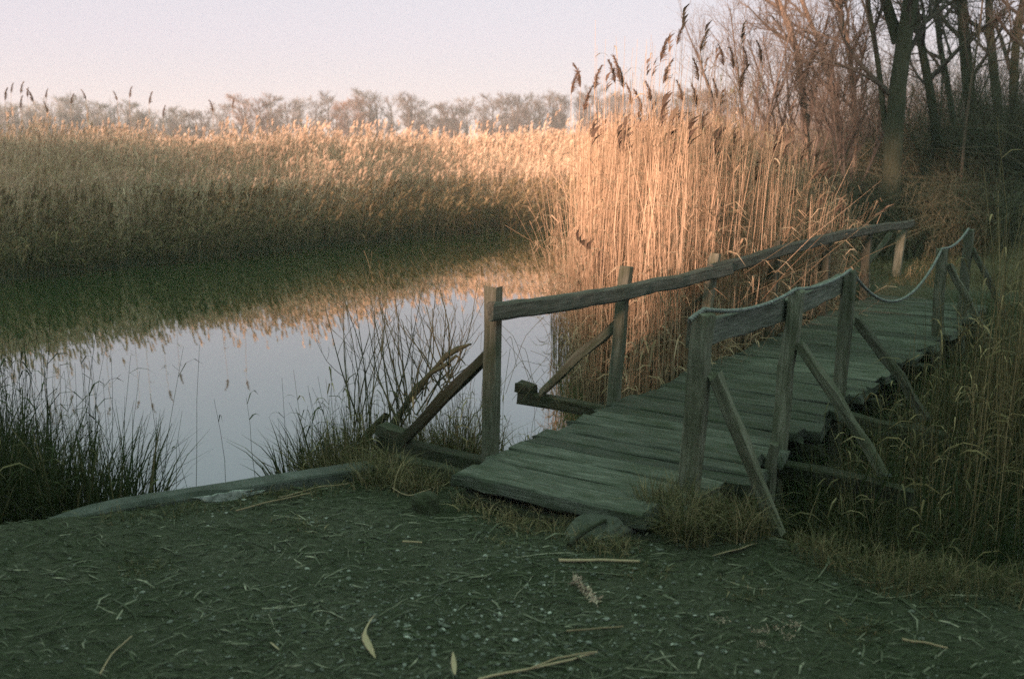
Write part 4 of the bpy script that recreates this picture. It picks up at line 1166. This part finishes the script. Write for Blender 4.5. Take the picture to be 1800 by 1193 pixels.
# ------------------------------------------------------------------ litter on the bank
def litter():
    A = Acc()
    n = 15000
    x = rng.uniform(-3.8, 3.2, n * 2); y = 2.5 + 2.6 * rng.random(n * 2) ** 1.2
    k = poly_sd(x, y, SHORE) > .08
    x, y = x[k][:n], y[k][:n]; n = len(x)
    z = height(x, y) + rng.uniform(.001, .008, n)
    a = rng.normal(.1, .75, n); L = rng.lognormal(-3.35, .55, n)
    d = np.stack([np.cos(a), np.sin(a), rng.normal(0, .10, n)], -1)
    cv = rng.normal(0, .06, n) * L
    c = np.stack([x, y, z], -1)
    sd = np.stack([-np.sin(a), np.cos(a), rng.normal(0, .35, n)], -1)
    P = np.stack([c - d * L[:, None] * .5, c + sd * cv[:, None] + np.array([0, 0, .15]) * L[:, None] * .3, c + d * L[:, None] * .5], 1)
    w = np.clip(L * rng.uniform(.04, .16, n), .0012, .007)
    var = np.clip(rng.beta(1.7, 2.0, n), 0, 1)
    A.ribbon(P, unit(sd), w[:, None] * np.array([[.5, 1, .4]]), var, 0)
    n = 420
    x = rng.uniform(-3.4, 2.4, n); y = 2.6 + 2.2 * rng.random(n)
    k = poly_sd(x, y, SHORE) > .12
    x, y = x[k], y[k]; n = len(x)
    a = rng.normal(.1, .9, n); L = rng.uniform(.07, .26, n)
    t = np.linspace(-.5, .5, 6)[None]
    P = np.zeros((n, 6, 3))
    P[..., 0] = x[:, None] + np.cos(a)[:, None] * L[:, None] * t + rng.normal(0, .004, (n, 6)); P[..., 1] = y[:, None] + np.sin(a)[:, None] * L[:, None] * t + (rng.normal(0, .06, n) * L)[:, None] * (4 * t * t)
    P[..., 2] = height(P[..., 0], P[..., 1]) + .003
    A.tube(P, np.full((n, 6), 1.) * rng.uniform(.0008, .0022, (n, 1)), np.clip(rng.normal(.66, .2, n), 0, 1), 0)
    return A.mesh('leaf_litter', [LITTER])
link('leaf_litter', litter(), None, 'small dark twigs and leaf scraps strewn over the bank', 'leaf litter', None, 'stuff')

def pebbles():
    V0 = np.array([(1, 0, 0), (-1, 0, 0), (0, 1, 0), (0, -1, 0), (0, 0, 1), (0, 0, -1), (.6, .6, .5), (-.6, .6, .5), (-.6, -.6, .5), (.6, -.6, .5)], float)
    F0 = np.array([(4, 6, 7), (4, 7, 8), (4, 8, 9), (4, 9, 6), (0, 6, 9), (2, 7, 6), (1, 8, 7), (3, 9, 8), (0, 2, 6), (2, 1, 7), (1, 3, 8), (3, 0, 9)])
    spots = [((880, 1130), .45, 900), ((700, 1090), .35, 420), ((900, 970), .35, 330), ((450, 900), .3, 150), ((1050, 1020), .4, 260), ((450, 1040), .6, 420), ((1300, 1100), .7, 300)]
    Vs = []; Fs = []; va = []; nv = 0
    for (c, sp, n) in spots:
        p0 = at_z(*c)
        for q in range(n):
            x = p0[0] + rng.normal(0, sp); y = p0[1] + rng.normal(0, sp * .5)
            if poly_sd(np.array([x]), np.array([y]), SHORE)[0] < .1: continue
            r_ = min(rng.lognormal(-5.55, .5), .011)
            a = rng.uniform(0, 6.28); ca, sa = math.cos(a), math.sin(a)
            M = np.array([[ca, -sa, 0], [sa, ca, 0], [0, 0, 1]])
            v = (V0 * (1 + rng.normal(0, .15, V0.shape))) * np.array([1.3, .9, .6]) * r_
            Vs.append(v @ M.T + np.array([x, y, gz(x, y) + r_ * .2])); Fs.append(F0 + nv); nv += len(V0)
            va.append(np.full(len(V0), np.clip(rng.beta(1.8, 1.6), 0, 1)))
    return mesh_np('pebbles', np.concatenate(Vs), [np.concatenate(Fs)], True, np.concatenate(va), [PEB])
link('pebbles', pebbles(), None, 'scattered pale pebbles and shell grit on the trodden bank', 'pebbles', None, 'stuff')

def strip_thing(name, label, cat, pxpts, width, mat, lift=.008, tube=False, group=None, arch=0.0, prof=None, var=.6):
    W = np.array([at_z(u, v) for (u, v) in pxpts])
    P = smooth_path(W, 9)
    P[:, 2] = height(P[:, 0], P[:, 1]) + lift + arch * np.sin(np.linspace(0, math.pi, 9))
    b = P.mean(0); b[2] = P[:, 2].min()
    A = Acc()
    if tube:
        A.tube((P - b)[None], np.full((1, 9), width / 2) * np.linspace(1, .75, 9)[None], np.array([var]), 0, 7)
    else:
        d = unit(P[-1] - P[0]); sd = unit(np.cross(d, [0, 0, 1.]) + np.array([0, 0, .35]))
        pr = np.array(prof if prof is not None else [.25, .7, .95, 1, 1, .9, .7, .4, .05])
        up = np.cross(sd, d); up = up if up[2] > 0 else -up
        # shallow curled blade with real thickness
        cr = np.array([(-.5, .16), (-.25, .03), (0, 0), (.25, .03), (.5, .16), (.25, .055), (0, .03), (-.25, .055)])
        V = (P - b)[:, None] + sd[None, None] * (cr[None, :, 0:1] * (width * pr)[:, None, None]) + up[None, None] * (cr[None, :, 1:2] * (width * pr)[:, None, None])
        K = 9; i = np.arange(K - 1)[:, None] * 8; j = np.arange(8); j2 = (j + 1) % 8
        F = np.stack([i + j, i + j2, i + 8 + j2, i + 8 + j], -1).reshape(-1, 4)
        A.add(V, F, np.full(V.shape[:2], var), 0)
    return link(name, A.mesh(name, [mat], True), None, label, cat, group, None, tuple(b))
LG = 'dead reed leaves lying on the bank'
strip_thing('dead_leaf', 'short pale wedge shaped dead leaf left of the front plank', 'leaf', [(727, 858), (745, 860), (763, 864)], .030, REEDLEAF, .02, group=LG, prof=[.1, .4, .6, .8, .9, 1, 1, .9, .7])
strip_thing('dead_leaf', 'bent pale leaf standing in the grass near the foot of the right brace', 'leaf', [(1264, 946), (1284, 930), (1300, 921), (1313, 934)], .024, REEDLEAF, .03, arch=.03, group=LG)
strip_thing('dead_leaf', 'long flat pale leaf lying just below the bent leaf', 'leaf', [(1252, 986), (1290, 980), (1334, 969)], .022, REEDLEAF, .012, group=LG)
strip_thing('dead_leaf', 'folded pale leaf with upturned tip at the bottom of the bank', 'leaf', [(660, 1158), (646, 1140), (640, 1126), (646, 1110), (660, 1094)], .024, REEDLEAF, .012, group=LG, prof=[.2, .7, 1, 1, .7, .4, .4, .3, .1])
strip_thing('dead_leaf', 'small upright spearhead leaf near the bottom edge', 'leaf', [(800, 1188), (798, 1168), (796, 1147)], .018, REEDLEAF, .012, group=LG)
strip_thing('dead_leaf', 'tiny pale leaf sliver left of the folded leaf', 'leaf', [(475, 1130), (492, 1146)], .010, REEDLEAF, .01, group=LG)
strip_thing('dead_leaf', 'pale leaf sliver at the foot of the long right brace', 'leaf', [(1408, 919), (1430, 915), (1452, 916)], .014, REEDLEAF, .06, group=LG)
strip_thing('dead_leaf', 'curved thin leaf lying in the dry grass at right', 'leaf', [(1498, 1028), (1520, 1039), (1551, 1040)], .010, REEDLEAF, .03, group=LG, var=.4)
CG = 'broken reed canes lying on the bank'
strip_thing('reed_cane', 'straight pale cane lying level below the half buried stone', 'cane', [(982, 995), (1050, 993), (1124, 997)], .013, REEDLEAF, .010, True, CG, var=.55)
strip_thing('reed_cane', 'long pale cane slanting up from the bottom edge', 'cane', [(840, 1195), (950, 1175), (1050, 1150)], .008, REEDLEAF, .012, True, CG, var=.6)
strip_thing('reed_cane', 'shorter cane crossing the long slanting one at the bottom edge', 'cane', [(930, 1182), (985, 1160), (1045, 1153)], .006, REEDLEAF, .018, True, CG, var=.4)
strip_thing('reed_cane', 'thin cane lying alone in the shade at lower right', 'cane', [(1585, 1132), (1625, 1138), (1665, 1146)], .008, REEDLEAF, .016, True, CG, var=.3)
strip_thing('reed_cane', 'thin brownish cane lying level above the long slanting one', 'cane', [(995, 1112), (1045, 1112), (1096, 1109)], .006, REEDLEAF, .01, True, CG, var=.1)
strip_thing('reed_cane', 'thin curved stalk in the lower left corner', 'cane', [(176, 1188), (198, 1150), (232, 1120)], .005, REEDLEAF, .012, True, CG, var=.4)
strip_thing('reed_cane', 'straw stalk lying beside the kerb, left of the chipped patch', 'cane', [(415, 905), (480, 888), (545, 872)], .007, REEDLEAF, .012, True, CG, var=.2)
strip_thing('reed_cane', 'straw stalk beside the kerb close to the bridge head', 'cane', [(490, 882), (560, 862), (620, 852)], .006, REEDLEAF, .014, True, CG, var=.3)
strip_thing('reed_cane', 'short pale cane between the kerb and the dark stump', 'cane', [(708, 961), (742, 962)], .008, REEDLEAF, .012, True, CG, var=.5)
strip_thing('reed_cane', 'crossed straw stalk beside the dark stump', 'cane', [(690, 872), (722, 886), (758, 868)], .006, REEDLEAF, .03, True, CG, var=.4)

# stone, stump, root stick, stake
def blob(r, seed, squash, rough=.18, n=14):
    th = np.linspace(0, math.pi, n); ph = np.linspace(0, 2 * math.pi, 2 * n, endpoint=False)
    T, PH = np.meshgrid(th, ph, indexing='ij')
    D = np.stack([np.sin(T) * np.cos(PH), np.sin(T) * np.sin(PH), np.cos(T)], -1)
    q = np.sign(D) * np.abs(D) ** .62
    nz = vnoise(q[..., 0] * 1.7 + q[..., 2] * 1.3 + 9, q[..., 1] * 1.7 - q[..., 2] + 5, seed) + .5 * vnoise(q[..., 0] * 4 + 3 * q[..., 2], q[..., 1] * 4, seed + 1)
    V = q * (1 + rough * nz)[..., None] * np.array(squash) * r
    m = 2 * n
    i = np.arange(n - 1)[:, None] * m; j = np.arange(m); j2 = (j + 1) % m
    F = np.stack([i + j, i + m + j, i + m + j2, i + j2], -1).reshape(-1, 4)
    return V.reshape(-1, 3), F
p = at_z(1058, 952)
def facet_stone(seed, sx, sy, sz):
    r_ = np.random.default_rng(seed)
    bm = bmesh.new()
    for q in range(26):
        v = r_.normal(0, 1, 3); v /= np.abs(v).max() ** .75 * np.linalg.norm(v) ** .25
        bm.verts.new(v * np.array([sx, sy, sz]))
    bmesh.ops.convex_hull(bm, input=bm.verts)
    bmesh.ops.delete(bm, geom=[v for v in bm.verts if not v.link_faces], context='VERTS')
    bmesh.ops.triangulate(bm, faces=bm.faces[:])
    bmesh.ops.subdivide_edges(bm, edges=bm.edges[:], cuts=3, use_grid_fill=True)
    for v in bm.verts:
        k_ = float(vnoise(v.co.x * 22 + 9, v.co.y * 22 + v.co.z * 15, seed)) * .022 + float(vnoise(v.co.x * 60, v.co.z * 60 + v.co.y * 40, seed + 1)) * .010
        v.co += v.co.normalized() * k_
    me = bpy.data.meshes.new('stone'); bm.to_mesh(me); bm.free(); me.materials.append(STONE)
    return me
o = link('stone', facet_stone(11, .15, .10, .075), None, 'grey angular stone half buried in dry grass below the front plank', 'stone', None, None, (p[0], p[1] + .06, gz(p[0], p[1]) - .004))
o.rotation_euler = (.1, -.22, .5)
A = Acc()
P = smooth_path([at_z(1000, 958, .03), at_z(1018, 940, .06), at_z(1048, 922, .085), at_z(1085, 905, .07)], 9)
b_ = P[0].copy()
A.tube((P - b_)[None], (.011 - .006 * np.linspace(0, 1, 9))[None], np.array([.4]), 0, 7)
link('driftwood', A.mesh('driftwood', [DARKW], True), None, 'dark curved stick lying across the stone below the front plank', 'stick', None, None, tuple(b_))
p = at_z(746, 903)
V, F = blob(.055, 8, (1, .9, 1.0), .3, 10)
root = link('stump', mesh_np('stump', V, [F], False, None, [DARKW]), None, 'small dark rotten stump on the bank left of the front plank', 'stump', None, None, (p[0], p[1] + .04, .025))
p0 = at_z(1350, 878, -.05); p1 = at_y(1360, 782, p0[1] + .03)
o = timber('stake', p0, p1, .04, .045, POSTW, None, up=NOR3, n=4)
o['label'] = 'short square wooden stake beside the long right brace'; o['category'] = 'stake'
# crumpled pale seed head and fluff
def fluff(label, name, px, r_, n, cat, group=None):
    p = at_z(*px)
    z = gz(p[0], p[1])
    A = Acc()
    c = rng.normal(0, 1, (n, 3)) * np.array([r_, r_ * .8, r_ * .3]); c[:, 2] = np.abs(c[:, 2])
    d = unit(rng.normal(0, 1, (n, 3)) + np.array([0, 0, .4])); L = r_ * rng.uniform(.3, .9, n)
    P = np.stack([c, c + d * L[:, None] * .5, c + d * L[:, None] + rng.normal(0, .2, (n, 3)) * L[:, None]], 1)
    A.ribbon(P, unit(rng.normal(0, 1, (n, 3))), r_ * .22 * rng.uniform(.5, 1.2, (n, 1)) * np.array([[.5, 1, .4]]), rng.random(n), 0)
    return link(name, A.mesh(name, [FLUFF]), None, label, cat, group, None, (p[0], p[1], z + .003))
p0 = at_z(1030, 1045)
A = Acc()
n = 150
f = rng.random(n)
axis0 = at_z(1008, 1022) - p0; axis1 = at_z(1048, 1066) - p0
c = axis0[None] * (1 - f)[:, None] + axis1[None] * f[:, None] + rng.normal(0, 1, (n, 3)) * np.array([.011, .009, .006])
c[:, 2] = np.abs(c[:, 2]) + .006
d = unit(rng.normal(0, 1, (n, 3))); L = rng.uniform(.012, .028, n)
A.ribbon(np.stack([c, c + d * L[:, None] * .5, c + d * L[:, None]], 1), unit(rng.normal(0, 1, (n, 3))), .008 * rng.uniform(.5, 1.3, (n, 1)) * np.array([[.6, 1, .4]]), rng.random(n), 0)
link('seed_tuft', A.mesh('seed_tuft', [FLUFF]), None, 'crumpled pale seed head lying on the bank below the level cane', 'seed head', None, None, (p0[0], p0[1], gz(p0[0], p0[1])))
for (px_, r_, lab) in [((1395, 1098), .018, 'topmost right'), ((1385, 1122), .016, 'lower right'), ((1335, 1112), .014, 'middle left'), ((1338, 1137), .013, 'bottom'), ((1268, 1096), .014, 'far left'), ((1365, 1104), .012, 'central')]:
    fluff('small pinkish tuft of plant fluff at lower right, the %s one of its scatter' % lab, 'seed_fluff', px_, r_, 46, 'fluff', 'tufts of fluff on the bank')
p = np.array(B(.99, 1.60, .03))
V, F = blob(.017, 14, (1.3, .7, .5), .6, 7)
link('paper_scrap', mesh_np('paper_scrap', V, [F], False, None, [CONC]), None, 'small crumpled whitish scrap on the outrigger end right of the bridge', 'litter', None, None, tuple(p))

# ------------------------------------------------------------------ unseen wood behind the camera, leaf walls shaped to place the shade
def shade_thicket():
    A = Acc()
    dirs = np.array([-TO_SUN.x, -TO_SUN.y]); dirs /= np.linalg.norm(dirs)       # the way the light travels
    q_ax = np.array([dirs[1], -dirs[0]])                                        # across it, to the right
    def wall(q0, q1, back, depth, h, n, z0=-.2):
        q = rng.uniform(q0, q1, n); b = -back - rng.uniform(0, depth, n)
        x = q_ax[0] * q + dirs[0] * b; y = q_ax[1] * q + dirs[1] * b
        hh = (h if np.isscalar(h) else np.interp(q, h[0], h[1])) * (1 + .16 * vnoise(q * .5, b * .5, 71) + .12 * vnoise(q * 1.7, b * 1.7, 72))
        z = z0 + (hh - z0) * rng.random(n) ** .8
        c = np.stack([x, y, z], -1)
        d = unit(rng.normal(0, 1, (n, 3))); sd = unit(rng.normal(0, 1, (n, 3)))
        L = rng.uniform(.12, .30, n)
        P = np.stack([c - d * L[:, None], c, c + d * L[:, None]], 1)
        A.ribbon(P, sd, (L * .9)[:, None] * np.array([[.2, 1, .2]]), rng.random(n), 0)
    wall(-1.7, 14, 7.0, 3.0, ((-1.7, -1, 14), (7.2, 6.4, 6.0)), 34000)
    wall(-2.6, -1.7, 7.0, 2.5, 2.25, 2500)
    wall(-3.3, -1.7, 7.0, 2.5, 9.0, 4200, 3.7)         # leaf band added above the gap to shade the thick trunk
    wall(-7.6, -2.6, 11.0, 2.5, ((-7.6, -3.3, -3.0, -2.6), (2.8, 2.75, 2.35, 2.3)), 7000)
    wall(-32, -7.6, 11.0, 3.0, ((-24, -16, -14.5, -13, -12.4, -8), (5.4, 5.05, 4.5, 3.75, 3.2, 3.3)), 22000)
    return A.mesh('shade_thicket', [SHADELEAF])
if not __import__('os').environ.get('NOTH'): link('shade_thicket', shade_thicket(), None, 'unseen leaf walls behind the viewpoint, shaped to shade the bank', 'shade walls', None, 'stuff')

# ------------------------------------------------------------------ evening haze over the whole place
hm = bpy.data.materials.new('haze'); hm.use_nodes = True
hn = hm.node_tree; hn.nodes.clear()
ho = hn.nodes.new('ShaderNodeOutputMaterial'); hv = hn.nodes.new('ShaderNodeVolumePrincipled')
hv.inputs['Color'].default_value = (.86, .92, .96, 1)
hv.inputs['Density'].default_value = .0015
hn.links.new(hv.outputs[0], ho.inputs['Volume'])
x0, x1, y0, y1, z0, z1 = -960, 960, -120, 1260, -2.2, 13.5
hV = np.array([(x, y, z) for z in (z0, z1) for y in (y0, y1) for x in (x0, x1)], float)
hF = np.array([(0, 2, 3, 1), (4, 5, 7, 6), (0, 1, 5, 4), (2, 6, 7, 3), (0, 4, 6, 2), (1, 3, 7, 5)])
link('haze', mesh_np('haze', hV, [hF], False, None, [hm]), None, 'thin even evening haze over the pond and trees', 'haze', None, 'stuff')
